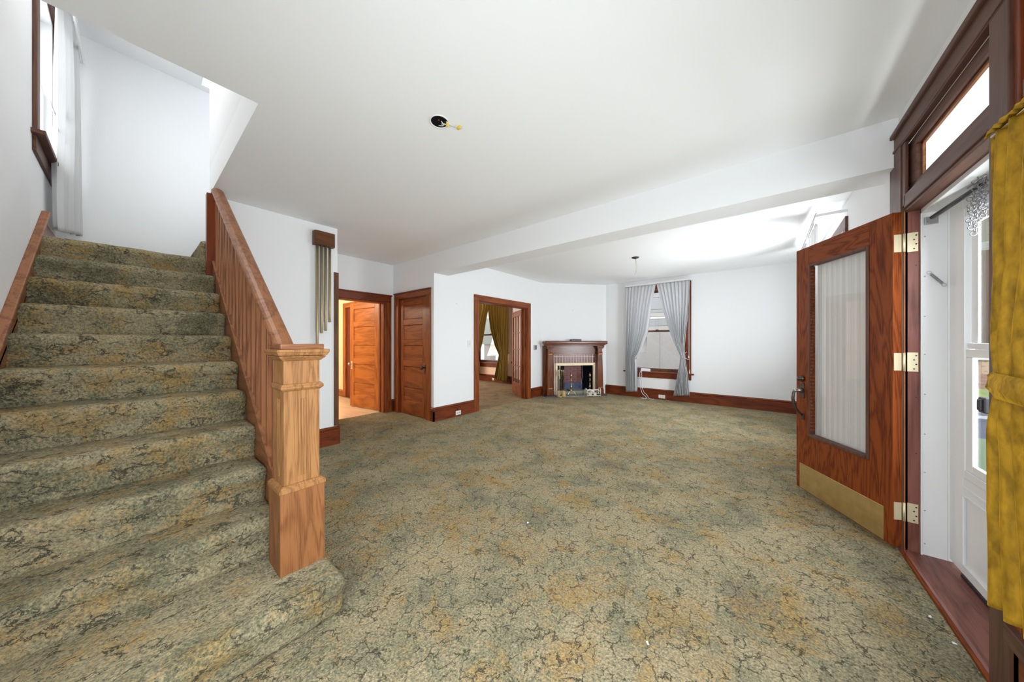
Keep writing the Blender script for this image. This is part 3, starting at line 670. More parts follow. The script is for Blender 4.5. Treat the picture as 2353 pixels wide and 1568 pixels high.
st = empty('staircase', 'green carpeted stairs with oak newel post and wooden balustrade', 'staircase', (-2.8, .1, 0))
YS0, YS1 = YL + .026, .487
for i in range(1, 12):
    x1 = -1.475 if i == 1 else nose(i)
    x0 = nose(i + 1) - .10 if i < 11 else XB + .002
    y1 = .625 if i == 1 else YS1
    z0 = max(.0, (i - 1) * RISE - .04)
    if i == 1: x0 = -2.03
    if i == 11: y1 = .50
    rbox(x0, x1, YS0 - .03, y1, z0, i * RISE, .040 if i == 1 else .032, .016 if i < 8 else .022, .005 if i < 8 else .0045).build('step', STAIRC, st)
# second flight leaving the landing to the right
for k in range(1, 4):
    rbox(XB + .002, XH - .075, .415 + (k - 1) * .24, .415 + k * .24 + .08, 11 * RISE - .03, (11 + k) * RISE, .03, .03, .004, 0).build('step', STAIRC, st)
# outer stringer, wall stringer
def slope_board(y0, y1, xa, xb, za, zb, drop, m, name, parent, bevel=.003):
    mb = MB(); pa = [(xa, za), (xb, zb), (xb, zb - drop), (xa, za - drop)]
    return mb.prism(pa, 'Y', y0, y1).build(name, m, parent, bevel)
def sz(x): return .585 + (-2.11 - x) * .757
RAILW = wood('rail', 'X')
slope_board(.484, .556, -1.85, -4.0, sz(-1.85), sz(-4.0), .34, RAILW, 'stringer', st)
slope_board(.478, .500, -1.85, -4.0, sz(-1.85) + .004, sz(-4.0) + .004, .022, RAILW, 'stringer_bead', st, .004)
MB().prism([(-1.85, 0), (-1.85, sz(-1.85) - .3), (-4.07, sz(-4.07) - .3), (-4.07, 0)], 'Y', .52, .55).build('side_panel', WALL, st)
def wz(x): return RISE + (XN - x) * RISE / RUN + .185
wl = MB().prism([(-1.2, .02), (-1.2, wz(-1.2) - .02), (-4.39, 2.285), (-4.39, 2.02), (-1.5, .02)], 'Y', YL, YL + .024)
wl.build('wall_stringer', RAILW, st, .003)
def rail_strip(y0, y1, off0, off1, name):
    MB().prism([(-1.2, wz(-1.2) - .02 + off1), (-4.40, 2.285 + off1), (-4.40, 2.285 + off0), (-1.2, wz(-1.2) - .02 + off0)], 'Y', y0, y1).build(name, RAILW, st, .006)
rail_strip(YL, YL + .040, -.022, .006, 'cap_moulding')
rail_strip(YL, YL + .034, -.055, -.030, 'cap_moulding')
B(-5.19, -4.39, YL, YL + .022, 2.04, 2.19).build('landing_skirting', wood('base', 'X'), st, .003)
B(XB, XB + .022, YL, .45, 2.04, 2.10).build('landing_skirting', wood('base', 'Y'), st, .003)
MB().prism([(.36, 2.04), (1.3, 2.04), (1.3, 2.9), (.45, 2.205), (.36, 2.12)], 'X', XB, XB + .022).build('landing_skirting', wood('base', 'Y'), st, .003)
B(-4.16, -4.08, .463, .475, 2.02, 2.42).build('corner_board', RAILW, st, .002)
# handrail
RS = .718; RX0, RX1 = -1.862, -3.80; RZ0 = 1.243
def rz(x): return RZ0 + (RX0 - x) * RS
prof = [(.447, -.030), (.452, -.012), (.462, -.003), (.478, .004), (.491, .006), (.504, .004), (.520, -.003), (.530, -.012), (.535, -.030), (.528, -.042), (.516, -.048), (.516, -.074), (.466, -.074), (.466, -.048), (.454, -.042)]
hr = MB(); npf = len(prof)
vs = [(RX0, y, RZ0 + z - .004) for y, z in prof] + [(RX1, y, rz(RX1) + z - .004) for y, z in prof]
hr.add(vs, [(k, (k + 1) % npf, npf + (k + 1) % npf, npf + k) for k in range(npf)] + [tuple(range(npf)), tuple(range(npf, 2 * npf))])
hr.build('handrail', RAILW, st, .003)
# balusters: two to a tread
x = -1.975; nb = 0
while x > -3.96:
    zt = min(rz(x) - .06, ZC - .005); zb = sz(x) - .006
    MB().add([(x - .017, .491, sz(x - .017) - .012), (x + .017, .491, sz(x + .017) - .012), (x + .017, .525, sz(x + .017) - .012), (x - .017, .525, sz(x - .017) - .012),
              (x - .017, .491, zt + (.012 if zt < ZC - .01 else 0)), (x + .017, .491, zt - (.012 if zt < ZC - .01 else 0)), (x + .017, .525, zt - (.012 if zt < ZC - .01 else 0)), (x - .017, .525, zt + (.012 if zt < ZC - .01 else 0))],
             [(0, 3, 2, 1), (4, 5, 6, 7), (0, 1, 5, 4), (1, 2, 6, 5), (2, 3, 7, 6), (3, 0, 4, 7)]).build('baluster', wood('rail', 'Z'), st, .002)
    x -= RUN / 2; nb += 1
B(-4.07, -3.995, .443, .527, 1.84, 2.645).build('upper_newel', wood('base', 'Z'), st, .004)
# lower newel
NX, NY = -1.770, .513
nw = MB()
def sq(c, h, z0, z1, m=None):
    return (NX - h, NX + h, NY - h, NY + h, z0, z1)
OAK = wood('oak', 'Z')
npost = boxes(sq(0, .091, RISE - .01, .562)).build('newel_post', wood('oakbase', 'Z'), st, .003)
def frustum(h0, h1, z0, z1):
    mb = MB(); v = [(NX + a * h, NY + b * h, z) for h, z in ((h0, z0), (h1, z1)) for a, b in ((-1, -1), (1, -1), (1, 1), (-1, 1))]
    return mb.add(v, [(0, 3, 2, 1), (4, 5, 6, 7), (0, 1, 5, 4), (1, 2, 6, 5), (2, 3, 7, 6), (3, 0, 4, 7)])
m_ = frustum(.0955, .0955, .558, .576); m2 = frustum(.0955, .080, .576, .590)
m_.add(m2.v, m2.f); m_.build('base_moulding', OAK, npost, .003)
boxes(sq(0, .074, .585, 1.17)).build('shaft', OAK, npost, .003)
# three vertical reeds and a recessed flute on each visible face
for sx, sy in ((1, 0), (0, -1), (0, 1), (-1, 0)):
    mb = MB()
    for k in (-.012, 0, .012):
        if sx: mb.prism([(NY + k - .0045, .62), (NY + k + .0045, .62), (NY + k + .0045, .985), (NY + k - .0045, .985)], 'X', NX + sx * .0735, NX + sx * .0772)
        else: mb.prism([(NX + k - .0045, .62), (NX + k + .0045, .62), (NX + k + .0045, .985), (NX + k - .0045, .985)], 'Y', NY + sy * .0735, NY + sy * .0772)
    mb.build('reeding', OAK, npost, .002)
bn = frustum(.076, .088, 1.022, 1.034)
for q in (frustum(.088, .088, 1.034, 1.044), frustum(.088, .080, 1.044, 1.056)): bn.add(q.v, q.f)
bn.build('collar', OAK, npost, .002)
cp = frustum(.078, .094, 1.163, 1.178)
for q in (frustum(.094, .098, 1.178, 1.186), frustum(.100, .107, 1.188, 1.202), frustum(.108, .108, 1.202, 1.217)): cp.add(q.v, q.f)
cp.build('cap', OAK, npost, .003)
boxes(sq(0, .089, 1.217, 1.242)).build('cap_block', wood('rail', 'Y'), npost, .003)

# ------------------------------------------------------------------ windows
def window(name, label, mp, u0, u1, z0, z1, meet, kind, loc, cw=.115, rz_=0):
    """mp(u0,u1,d0,d1,z0,z1) -> world box; d > 0 into the room"""
    r = empty(name, label, 'window', loc, kind='structure'); V_, H_ = wood(kind, 'Z'), wood(kind, 'X' if rz_ == 0 else 'Y')
    def P(nm, m, *bs, par=None, bev=.004):
        mb = MB()
        for b in bs: mb.box(*mp(*b))
        return mb.build(nm, m, par or r, bev)
    P('side_casing', V_, (u0 - cw, u0, 0, .022, z0, z1)); P('side_casing', V_, (u1, u1 + cw, 0, .022, z0, z1))
    P('head_casing', H_, (u0 - cw, u1 + cw, 0, .022, z1, z1 + .11))
    P('stool', H_, (u0 - cw - .05, u1 + cw + .05, -.02, .06, z0 - .03, z0))
    P('apron', H_, (u0 - cw, u1 + cw, 0, .018, z0 - .14, z0 - .03))
    P('jamb', V_, (u0, u0 + .02, -.13, 0, z0, z1), (u1 - .02, u1, -.13, 0, z0, z1), (u0 + .0205, u1 - .0205, -.13, 0, z1 - .02, z1), (u0 + .0205, u1 - .0205, -.13, -.02, z0 - .02, z0 + .012))
    a, b = u0 + .02, u1 - .02
    SV = wood('dark', 'Z')
    s1 = P('upper_sash', SV, (a, a + .045, -.115, -.08, meet, z1 - .02), (b - .045, b, -.115, -.08, meet, z1 - .02), (a + .0455, b - .0455, -.115, -.08, z1 - .07, z1 - .02), (a + .0455, b - .0455, -.115, -.08, meet - .02, meet + .025))
    P('pane', GLASS, (a + .045, b - .045, -.10, -.096, meet + .025, z1 - .07), par=s1, bev=0)
    s2 = P('lower_sash', SV, (a, a + .045, -.075, -.04, z0 + .012, meet), (b - .045, b, -.075, -.04, z0 + .012, meet), (a + .0455, b - .0455, -.075, -.04, z0 + .012, z0 + .075), (a + .0455, b - .0455, -.075, -.04, meet - .02, meet + .02))
    P('pane', GLASS, (a + .045, b - .045, -.06, -.056, z0 + .075, meet - .02), par=s2, bev=0)
    P('sash_lock', BRONZE, ((u0 + u1) / 2 - .03, (u0 + u1) / 2 + .03, -.05, -.03, meet + .02, meet + .04), par=s2, bev=.003)
    return r
window('window_2', 'far wall window between white tied curtains', lambda a, b, d0, d1, z0, z1: (a, b, YF - d1, YF - d0, z0, z1), -2.33, -1.225, .60, 2.42, 1.495, 'base', (-1.79, YF, .6))
window('window_3', 'living room window hidden behind the open front door', lambda a, b, d0, d1, z0, z1: (XW - d1, XW - d0, a, b, z0, z1), 4.52, 5.95, .60, 2.38, 1.5, 'dark', (XW, 5.2, .6), rz_=1)
window('window_4', 'back room window between gold drapes', lambda a, b, d0, d1, z0, z1: (a, b, 7.23 - d1, 7.23 - d0, z0, z1), -7.3, -6.2, .60, 2.42, 1.49, 'base', (-6.8, 7.23, .6))
w1 = window('window_1', 'tall stair window with dark frame beside a sheer curtain', lambda a, b, d0, d1, z0, z1: (a, b, YL + d0, YL + d1, z0, z1), -4.95, -4.12, 2.76, 4.1, 3.45, 'dark', (-4.5, YL, 2.75), cw=.10)

for ch_ in w1.children:
    if ch_.name.split('.')[0] in ('jamb', 'upper_sash', 'lower_sash'): ch_.data.materials[0] = WHITE
# ------------------------------------------------------------------ curtains
def lerp_tab(tab, t):
    for (a, va), (b, vb) in zip(tab, tab[1:]):
        if t <= b: return va + (vb - va) * ((t - a) / (b - a) if b > a else 0)
    return tab[-1][1]
def curtain(name, label, m, base, ud, od, L, R, z_top, z_bot, folds, amp, group=None, off=None, nx=110, nz_=50, z_bot_r=None, ph=0, cat='curtain', waist=None, mk=True):
    """ud: unit vector along the rod, od: into the room; L/R: tables z -> u of both edges; off: table z -> distance in front of base"""
    mb = MB(); vs = []; ud, od, base = Vector(ud), Vector(od), Vector(base)
    zbr = z_bot if z_bot_r is None else z_bot_r
    for j in range(nz_ + 1):
        t_ = j / nz_
        for i in range(nx + 1):
            s_ = i / nx
            zb = z_bot + (zbr - z_bot) * s_ + .006 * math.sin(s_ * folds * 6.28)
            z = z_top + (zb - z_top) * t_
            l, r = lerp_tab(L, -z), lerp_tab(R, -z)
            u = l + (r - l) * s_
            wd_ = abs(r - l); full = max(abs(lerp_tab(L, -z_top) - lerp_tab(R, -z_top)), 1e-3)
            a_ = amp * (.55 + .75 * min(1, t_ * 3)) * (.65 + .5 * min(1.6, full / max(wd_, .05)) - .35)
            f = math.sin(2 * math.pi * folds * s_ + ph + .9 * math.sin(5 * s_ + ph)) + .35 * math.sin(2 * math.pi * folds * 2.17 * s_ + 1.3 + 1.5 * t_) + .25 * noise.noise((s_ * 9, z * 2.5, ph))
            d = (lerp_tab(off, -z) if off else 0) + a_ * f
            u += a_ * .35 * math.cos(2 * math.pi * folds * s_ + ph)
            vs.append(base + ud * u + od * d + Vector((0, 0, z)))
    mb.add(vs, [(j * (nx + 1) + i, j * (nx + 1) + i + 1, (j + 1) * (nx + 1) + i + 1, (j + 1) * (nx + 1) + i) for j in range(nz_) for i in range(nx)], True)
    r_ = empty(name, label, cat, base + ud * ((L[0][1] + R[0][1]) / 2) + Vector((0, 0, z_top)), group=group)
    mb.build('cloth', m, r_, solid=.003)
    return r_
def tab(*p): return sorted([(-z, u) for z, u in p])
# far window, two tied panels
cu = curtain('curtain', 'left white curtain panel of the far window, tied back low', GREYC, (0, 7.15, 0), (1, 0, 0), (0, -1, 0),
        tab((2.52, -2.40), (1.78, -2.41), (.84, -2.415), (.10, -2.40)), tab((2.52, -1.765), (2.08, -1.853), (1.47, -1.937), (1.02, -2.09), (.885, -2.19), (.84, -2.17), (.14, -2.165)), 2.515, .11, 9, .020, z_bot_r=.15, ph=.4)
MB().tube([(-2.20, 7.135, .875), (-2.16, 7.11, .885), (-2.12, 7.14, .91), (-2.15, 7.20, .93), (-2.33, 7.262, .93)], .007, 8).build('tieback', GREYC, cu)
cu = curtain('curtain', 'right white curtain panel of the far window, swept across the sill', GREYC, (0, 7.15, 0), (1, 0, 0), (0, -1, 0),
        tab((2.52, -1.75), (1.89, -1.607), (1.293, -1.427), (.955, -1.285), (.736, -1.313), (.13, -1.415)), tab((2.52, -1.112), (1.839, -1.150), (1.124, -1.222), (.885, -1.204), (.577, -1.158), (.15, -1.125)), 2.525, .125, 9, .020, z_bot_r=.165, ph=1.2)
MB().tube([(-1.28, 7.12, .95), (-1.24, 7.105, .94), (-1.205, 7.13, .925), (-1.16, 7.20, .90), (-1.14, 7.262, .90)], .006, 8).build('tieback', GREYC, cu)
def rod(name, label, a, b, ret, m=WHITE):
    """flat traverse rod a..b with both ends returned to the wall by vector ret"""
    r = empty(name, label, 'curtain rod', Vector(a)); a, b, ret = Vector(a), Vector(b), Vector(ret)
    d = (b - a).normalized(); n = d.cross(Vector((0, 0, 1)))
    def bar(p, q, h, w):
        e = (q - p).normalized(); s_ = e.cross(Vector((0, 0, 1))); v = []
        for c in (p, q):
            for i, k in ((-1, -1), (1, -1), (1, 1), (-1, 1)): v.append(c + s_ * (w * i) + Vector((0, 0, h * k)))
        return MB().add(v, [(0, 3, 2, 1), (4, 5, 6, 7), (0, 1, 5, 4), (1, 2, 6, 5), (2, 3, 7, 6), (3, 0, 4, 7)])
    bar(a, b, .016, .006).build('rail', m, r, .003)
    bar(a, a + ret, .014, .004).build('return_arm', m, r, .002); bar(b, b + ret, .014, .004).build('return_arm', m, r, .002)
    bar(a + Vector((0, 0, .024)), b + Vector((0, 0, .024)), .005, .009).build('top_channel', m, r, .002)
    return r
rod('curtain_rod', 'flat white curtain rod above the far window', (-2.415, 7.13, 2.528), (-1.092, 7.13, 2.54), (0, .16, 0))
# right living room window
rod('curtain_rod', 'white curtain rod on the right wall above the open front door', (.45, 4.44, 2.555), (.45, 6.05, 2.50), (.22, 0, 0))
curtain('curtain', 'white sheer curtain behind the open front door', SHEER, (.47, 0, 0), (0, 1, 0), (-1, 0, 0), tab((2.53, 4.62), (1.6, 4.60), (.2, 4.52)), tab((2.53, 5.22), (1.6, 5.0), (1, 4.75), (.2, 4.8)), 2.53, .2, 8, .02, ph=.3)
curtain('curtain', 'white sheer curtain hanging further along the right wall', SHEER, (.47, 0, 0), (0, 1, 0), (-1, 0, 0), tab((2.52, 5.36), (1.6, 5.6), (1, 5.75), (.2, 5.7)), tab((2.52, 6.02), (.2, 6.0)), 2.515, .2, 8, .02, ph=.9)
# back room drapes
cu = curtain('drape', 'left olive gold drape of the back room window', OLIVE, (0, 7.05, 0), (1, 0, 0), (0, -1, 0), tab((2.52, -7.55), (.1, -7.5)), tab((2.52, -6.64), (2.25, -6.68), (1.85, -6.81), (1.41, -6.92), (1.05, -7.05), (.8, -7.2), (.6, -7.1), (.25, -7.07)), 2.50, .25, 7, .052, ph=.2)
cu = curtain('drape', 'right olive gold drape of the back room window, tied at the sill', OLIVE, (0, 7.05, 0), (1, 0, 0), (0, -1, 0), tab((2.52, -6.63), (2.26, -6.628), (1.66, -6.495), (1.15, -6.30), (.87, -6.13), (.55, -6.236), (.12, -6.345)), tab((2.52, -5.84), (1.4, -5.90), (.87, -5.93), (.06, -5.93)), 2.50, .14, 7, .052, z_bot_r=.07, ph=1.0)
MB().tube([(-6.10, 7.02, .86), (-6.03, 6.99, .88), (-5.96, 7.02, .90), (-5.93, 7.2, .92)], .012, 8).build('tieback', OLIVE, cu)
rod('curtain_rod', 'white curtain rod above the gold drapes', (-7.6, 7.05, 2.525), (-5.84, 7.05, 2.525), (0, .17, 0))
# stair window curtain: hangs off the left wall, away from it at the far end
v0 = Vector((-4.50, -.395, 0)); v1 = Vector((-5.10, -.298, 0)); dd_ = (v1 - v0); le = dd_.length; dd_.normalize()
curtain('curtain', 'long white sheer curtain over the stair window', SHEER, v0, dd_, (-dd_.y, dd_.x, 0) if False else (.16, .987, 0), tab((4.2, .0), (3.0, -.02), (2.7, -.03), (2.1, .0)), tab((4.2, le - .06), (3.2, le - .01), (2.1, le)), 4.2, 2.175, 4, .020, ph=.5, z_bot_r=2.275)
rd = rod('curtain_rod', 'white curtain rod end over the stair window', (-4.0, -.30, 3.98), (-5.14, -.29, 3.98), (0, -.14, 0))
hk = empty('tieback_hook', 'bent metal tieback hook by the stair window', 'hook', (-4.62, -.40, 3.1))
MB().tube([(-4.47, -.41, 3.20), (-4.52, -.39, 3.12), (-4.60, -.385, 3.03), (-4.70, -.39, 3.02), (-4.80, -.40, 3.05), (-4.84, -.41, 3.10)], .006, 8).build('hook_wire', STEEL, hk)
boxes((-4.80, -4.72, -.415, -.385, 3.22, 3.27)).build('clip', STEEL, hk, .004)

# gold velvet curtain on the sidelight
gc = curtain('gold_curtain', 'crushed gold velvet curtain tied in the middle beside the entrance', GOLD, (.565, 0, 0), (0, 1, 0), (-1, 0, 0),
        tab((1.90, 1.695), (1.55, 1.675), (1.30, 1.640), (1.16, 1.590), (1.10, 1.585), (1.02, 1.612), (.75, 1.655), (.46, 1.668)), tab((1.90, 1.08), (1.45, 1.10), (1.13, 1.30), (.95, 1.22), (.46, 1.08)), 1.885, .468, 9, .024, ph=3.1, nx=200, nz_=80)
tb = MB()
lo = [(.565, 1.60, 1.135), (.530, 1.585, 1.13), (.515, 1.52, 1.128), (.512, 1.44, 1.125), (.52, 1.36, 1.12), (.56, 1.29, 1.12)]
vs = []
for i, p in enumerate(lo):
    for k in range(7):
        vs.append((p[0] - .010 * math.sin(k / 6 * math.pi) + .003 * math.sin(i * 3 + k * 2), p[1], p[2] + .035 - .07 * k / 6))
tb.add(vs, [(i * 7 + k, i * 7 + k + 1, (i + 1) * 7 + k + 1, (i + 1) * 7 + k) for i in range(len(lo) - 1) for k in range(6)], True)
tb.build('tieback', GOLD, gc, solid=.004)
# gathered heading over the rod
hd = MB(); n_ = 60
vs = []
for i in range(n_ + 1):
    y = 1.672 - .59 * i / n_
    for k in range(6):
        a = k / 5 * math.pi
        vs.append((.560 + .016 * math.cos(a) + .006 * math.sin(i * 1.9), y, 1.885 + .016 * math.sin(a) + .004 * math.sin(i * 2.6 + k)))
hd.add(vs, [(i * 6 + k, i * 6 + k + 1, (i + 1) * 6 + k + 1, (i + 1) * 6 + k) for i in range(n_) for k in range(5)], True)
hd.build('heading', GOLD, gc, solid=.003)
gr = empty('curtain_rod', 'slim brass rod carrying the gold velvet curtain', 'curtain rod', (.56, 1.4, 1.885))
MB().tube([(.652, 1.685, 1.885), (.575, 1.685, 1.885), (.56, 1.672, 1.885), (.56, 1.03, 1.885)], .006, 8).build('bar', BRASSY, gr)

# ------------------------------------------------------------------ corner fireplace (own frame: x along the wall, -y into the room)
MV, MH = wood('mantel', 'Z'), wood('mantel', 'X')
fp = empty('fireplace', 'dark mahogany corner mantel with columns round a brick fireplace', 'fireplace', FA, FROT); LOCAL.add('fireplace')
SLATE = plain('dark_slate', (.055, .045, .060), .35)
def FBx(x0, x1, d0, d1, z0, z1): return B(x0, x1, -d1, -d0, z0, z1)
def FBs(*L): return boxes(*[(a, b, -d1, -d0, z0, z1) for a, b, d0, d1, z0, z1 in L])
sh = FBx(.02, 1.545, 0, .27, 1.205, 1.28).build('mantel_shelf', MH, fp, .022, seg=4)
FBs((.05, 1.51, 0, .235, 1.185, 1.207), (.07, 1.49, 0, .215, 1.165, 1.187)).build('cornice', MH, sh, .006)
FBx(.24, 1.32, .0, .075, .962, 1.168).build('frieze_panel', wood('mantel', 'X'), fp, .002)
FBs((.02, .10, 0, .05, 0, 1.168)).build('side_board', MV, fp, .004)
FBs((.10, .30, 0, .04, 0, 1.168)).build('side_board', MV, fp, .004)
FBs((1.335, 1.50, 0, .04, 0, 1.168)).build('side_board', MV, fp, .004)
COPPER = plain('copper_band', (.55, .27, .12), .3, .8)
for cx in (.165, 1.395):
    d0 = .125
    c = MB()
    def ring(z, h): return [(cx - h, -d0 - h, z), (cx + h, -d0 - h, z), (cx + h, -d0 + h, z), (cx - h, -d0 + h, z)]
    lv = [(.15, .072), (.20, .070), (.95, .056), (1.0, .056)]
    vs = [p for z, h in lv for p in ring(z, h)]
    c.add(vs, [tuple(4 * i + q for q in (k, (k + 1) % 4)) + tuple(4 * (i + 1) + q for q in ((k + 1) % 4, k)) for i in range(len(lv) - 1) for k in range(4)] + [(3, 2, 1, 0), (12, 13, 14, 15)])
    col = c.build('column', MV, fp, .004)
    FBs((cx - .062, cx + .062, d0 - .062, d0 + .062, 1.0, 1.02), (cx - .052, cx + .052, d0 - .052, d0 + .052, 1.02, 1.10), (cx - .075, cx + .075, d0 - .075, d0 + .075, 1.10, 1.13), (cx - .088, cx + .088, d0 - .088, d0 + .088, 1.13, 1.165)).build('capital', MV, col, .004)
    FBx(cx - .060, cx + .060, d0 - .060, d0 + .060, .955, .995).build('band', MV, col, .008)
    FBx(cx - .045, cx + .045, d0 + .055, d0 + .072, .965, .985).build('mount', COPPER, col, .004)
    FBs((cx - .082, cx + .082, d0 - .082, d0 + .082, .03, .14), (cx - .076, cx + .076, d0 - .076, d0 + .076, .14, .16)).build('plinth', MV, col, .008)
    FBx(cx - .050, cx + .050, d0 + .068, d0 + .080, .175, .195).build('mount', COPPER, col, .004)
    FBx(cx - .13, cx + .13, .0, d0 + .15, -.005, .03).build('base_slab', SLATE, fp, .006)
BRICKF = plain('dark_red_glazed_brick', (.135, .035, .028), .28, var=.25, vscale=3)
BRICKB = plain('firebox_brick', (.17, .040, .042), .45, var=.3, vscale=4)
MORTAR = plain('cream_mortar', (.85, .68, .56), .8)
MORTAR2 = plain('pinkish_mortar', (.42, .24, .23), .8)
bk = FBx(.295, 1.34, .0, .040, .742, .965).build('mortar_bed', MORTAR, fp)
bm1 = FBx(-.028, .028, 0, .012, .0, .148).mesh('brick', BRICKF); bm2 = FBx(-.028, .028, 0, .012, 0, .041).mesh('brick', BRICKF)
for k in range(15):
    xx = .302 + .0342 + k * .0690
    place(bm1, 'brick', fp, (xx, -.031 - .001 * (k % 3), .758)); place(bm2, 'brick', fp, (xx, -.031 - .001 * ((k + 1) % 3), .916))
FRAMEM = plain('ivory_brass_frame', (.82, .68, .52), .45, .15)
fr = FBs((.325, 1.326, .04, .075, .715, .762), (.325, .37, .04, .075, 0, .715), (1.278, 1.326, .04, .075, 0, .715)).build('metal_surround', FRAMEM, fp, .006)
FBs((.37, 1.278, .045, .062, .70, .716), (.37, .382, .045, .062, 0, .70), (1.266, 1.278, .045, .062, 0, .70)).build('inner_bead', BRASSY, fr, .003)
FBx(.295, .325, 0, .05, 0, .742).build('jamb_strip', MORTAR, fp); FBx(1.326, 1.34, 0, .05, 0, .742).build('jamb_strip', MORTAR, fp)
# firebox
MB().add([(.36, 0, 0), (.36, 0, .735), (.66, .28, .735), (.66, .28, 0)], [(0, 1, 2, 3)]).build('firebox_side', BLACKM, fp, solid=.02)
MB().add([(1.285, 0, 0), (1.285, 0, .735), (1.12, .28, .735), (1.12, .28, 0)], [(0, 3, 2, 1)]).build('firebox_side', BLACKM, fp, solid=.02)
FBx(.36, 1.29, -.30, .0, .733, .76).build('firebox_ceiling', BLACKM, fp); FBx(.36, 1.29, -.30, .03, -.01, .012).build('firebox_floor', BLACKM, fp)
FBx(.62, 1.20, -.34, -.285, 0, .74).build('mortar_bed', MORTAR2, fp)
bw, bh = .172, .052
b3 = FBx(0, bw, -.285, -.272, 0, bh - .008).mesh('brick', BRICKB); b3h = FBx(0, bw / 2 - .006, -.285, -.272, 0, bh - .008).mesh('brick', BRICKB)
for row in range(9):
    z = .255 + row * bh
    if row % 2 == 0:
        for k in range(3): place(b3, 'brick', fp, (.645 + k * (bw + .008), 0, z))
    else:
        place(b3h, 'brick', fp, (.645, 0, z)); place(b3h, 'brick', fp, (.645 + 2.5 * (bw + .008), 0, z))
        for k in range(2): place(b3, 'brick', fp, (.645 + (k + .5) * (bw + .008), 0, z))
sidebr = FBx(0, .10, 0, .008, 0, bh - .010).mesh('brick', plain('near_black_brick', (.020, .020, .026), .6))  # near-black bricks along the left firebox side
for row in range(13):
    for k in range(3):
        f = .08 + k * .33; x_ = .36 + .30 * f; y_ = .28 * f - .012
        place(sidebr, 'brick', fp, (x_, y_, .03 + row * bh), math.atan2(.28, .30))
ASH = plain('blue_grey_ash_panel', (.045, .075, .15), .5, var=.5, vscale=18)
FBx(.66, 1.15, -.272, -.25, .10, .252).build('ash_panel', ASH, fp, .004)
FBx(.40, 1.27, -.26, -.02, .012, .085).build('hearth_ledge', plain('pale_green_grey_tile', (.33, .34, .27), .5), fp, .006)
FBx(.37, 1.28, -.02, .30, -.005, .018).build('hearth_tile', plain('grey_tile', (.22, .22, .19), .35, var=.3, vscale=12), fp, .004)
MB().tube([(1.07, .12, .72), (1.06, .10, .40), (1.035, .08, .26)], .004, 6).build('damper_chain', plain('pale_chain', (.6, .5, .5), .5), fp)
def FW(x, d, z=0):
    p = FA + Vector((FD.x * x, FD.y * x, 0)) + Vector((FD.y, -FD.x, 0)) * d
    return Vector((p.x, p.y, z))
# andirons
for k, (x, lab) in enumerate(((.70, 'left brass andiron standing in the fireplace'), (1.17, 'right brass andiron with turned shaft in the fireplace'))):
    a = empty('andiron', lab, 'andiron', FW(x, .10), FROT, 'brass andirons'); LOCAL.add(a.name)
    MB().lathe([(.030, .10), (.018, .115), (.012, .15), (.022, .18), (.028, .20), (.022, .22), (.010, .24), (.010, .33), (.020, .345), (.010, .36), (.010, .42), (.022, .44), (.030, .465), (.022, .49), (.008, .505), (.004, .53), (.001, .535)], (0, 0, 0), 'Z', 14).build('shaft', BRASSY, a)
    for s_ in (-1, 1):
        MB().tube([(0, 0, .11), (s_ * .04, -.015, .10), (s_ * .075, -.03, .06), (s_ * .085, -.035, .03), (s_ * .10, -.04, .022)], [.014, .013, .011, .012, .013], 8).build('foot', BRASSY, a)
    MB().tube([(0, 0, .10), (0, .25, .10), (0, .27, .06)], .010, 6).build('billet_bar', BLACKM, a)
# tool set
a = empty('fire_tool_set', 'brass fire tool stand on the left of the hearth', 'fireplace tools', FW(.36, .27), FROT); LOCAL.add(a.name)
MB().lathe([(.085, .008), (.085, .018), (.06, .03), (.03, .05), (.014, .06)], (0, 0, 0), 'Z', 18).build('base', BRASSY, a)
MB().lathe([(.008, .05), (.008, .40), (.014, .42), (.008, .44), (.008, .60), (.018, .63), (.012, .66), (.022, .69), (.012, .715), (.002, .72)], (0, 0, 0), 'Z', 10).build('pole', BRASSY, a)
MB().tube([(-.09, 0, .60), (0, 0, .615), (.09, 0, .60)], .006, 6).build('cross_arm', BRASSY, a)
for x_, nm in ((-.085, 'poker'), (-.03, 'shovel'), (.04, 'tongs'), (.09, 'brush')):
    y_ = -.03 if nm in ('shovel', 'tongs') else -.01
    tl = MB().lathe([(.003, .14), (.005, .15), (.005, .48), (.011, .50), (.011, .58), (.014, .60), (.004, .63)], (x_, y_, 0), 'Z', 8).build(nm, FRAMEM if nm == 'shovel' else BRASSY, a)
    if nm == 'shovel': boxes((x_ - .035, x_ + .035, y_ - .004, y_ + .004, .03, .15)).build('blade', BRASSY, tl, .003)
    if nm == 'brush': MB().lathe([(.028, .145), (.042, .12), (.048, .02), (.040, .012)], (x_, y_, 0), 'Z', 12).build('bristles', plain('straw_bristle', (.55, .40, .17), .8), tl)
    if nm == 'tongs': MB().tube([(x_, y_, .15), (x_ + .02, y_, .09), (x_, y_, .035)], .005, 6).build('claw', BRASSY, tl)
    if nm == 'poker': MB().tube([(x_, y_, .15), (x_, y_, .05), (x_ + .02, y_, .06)], .005, 6).build('hook', BRASSY, tl)
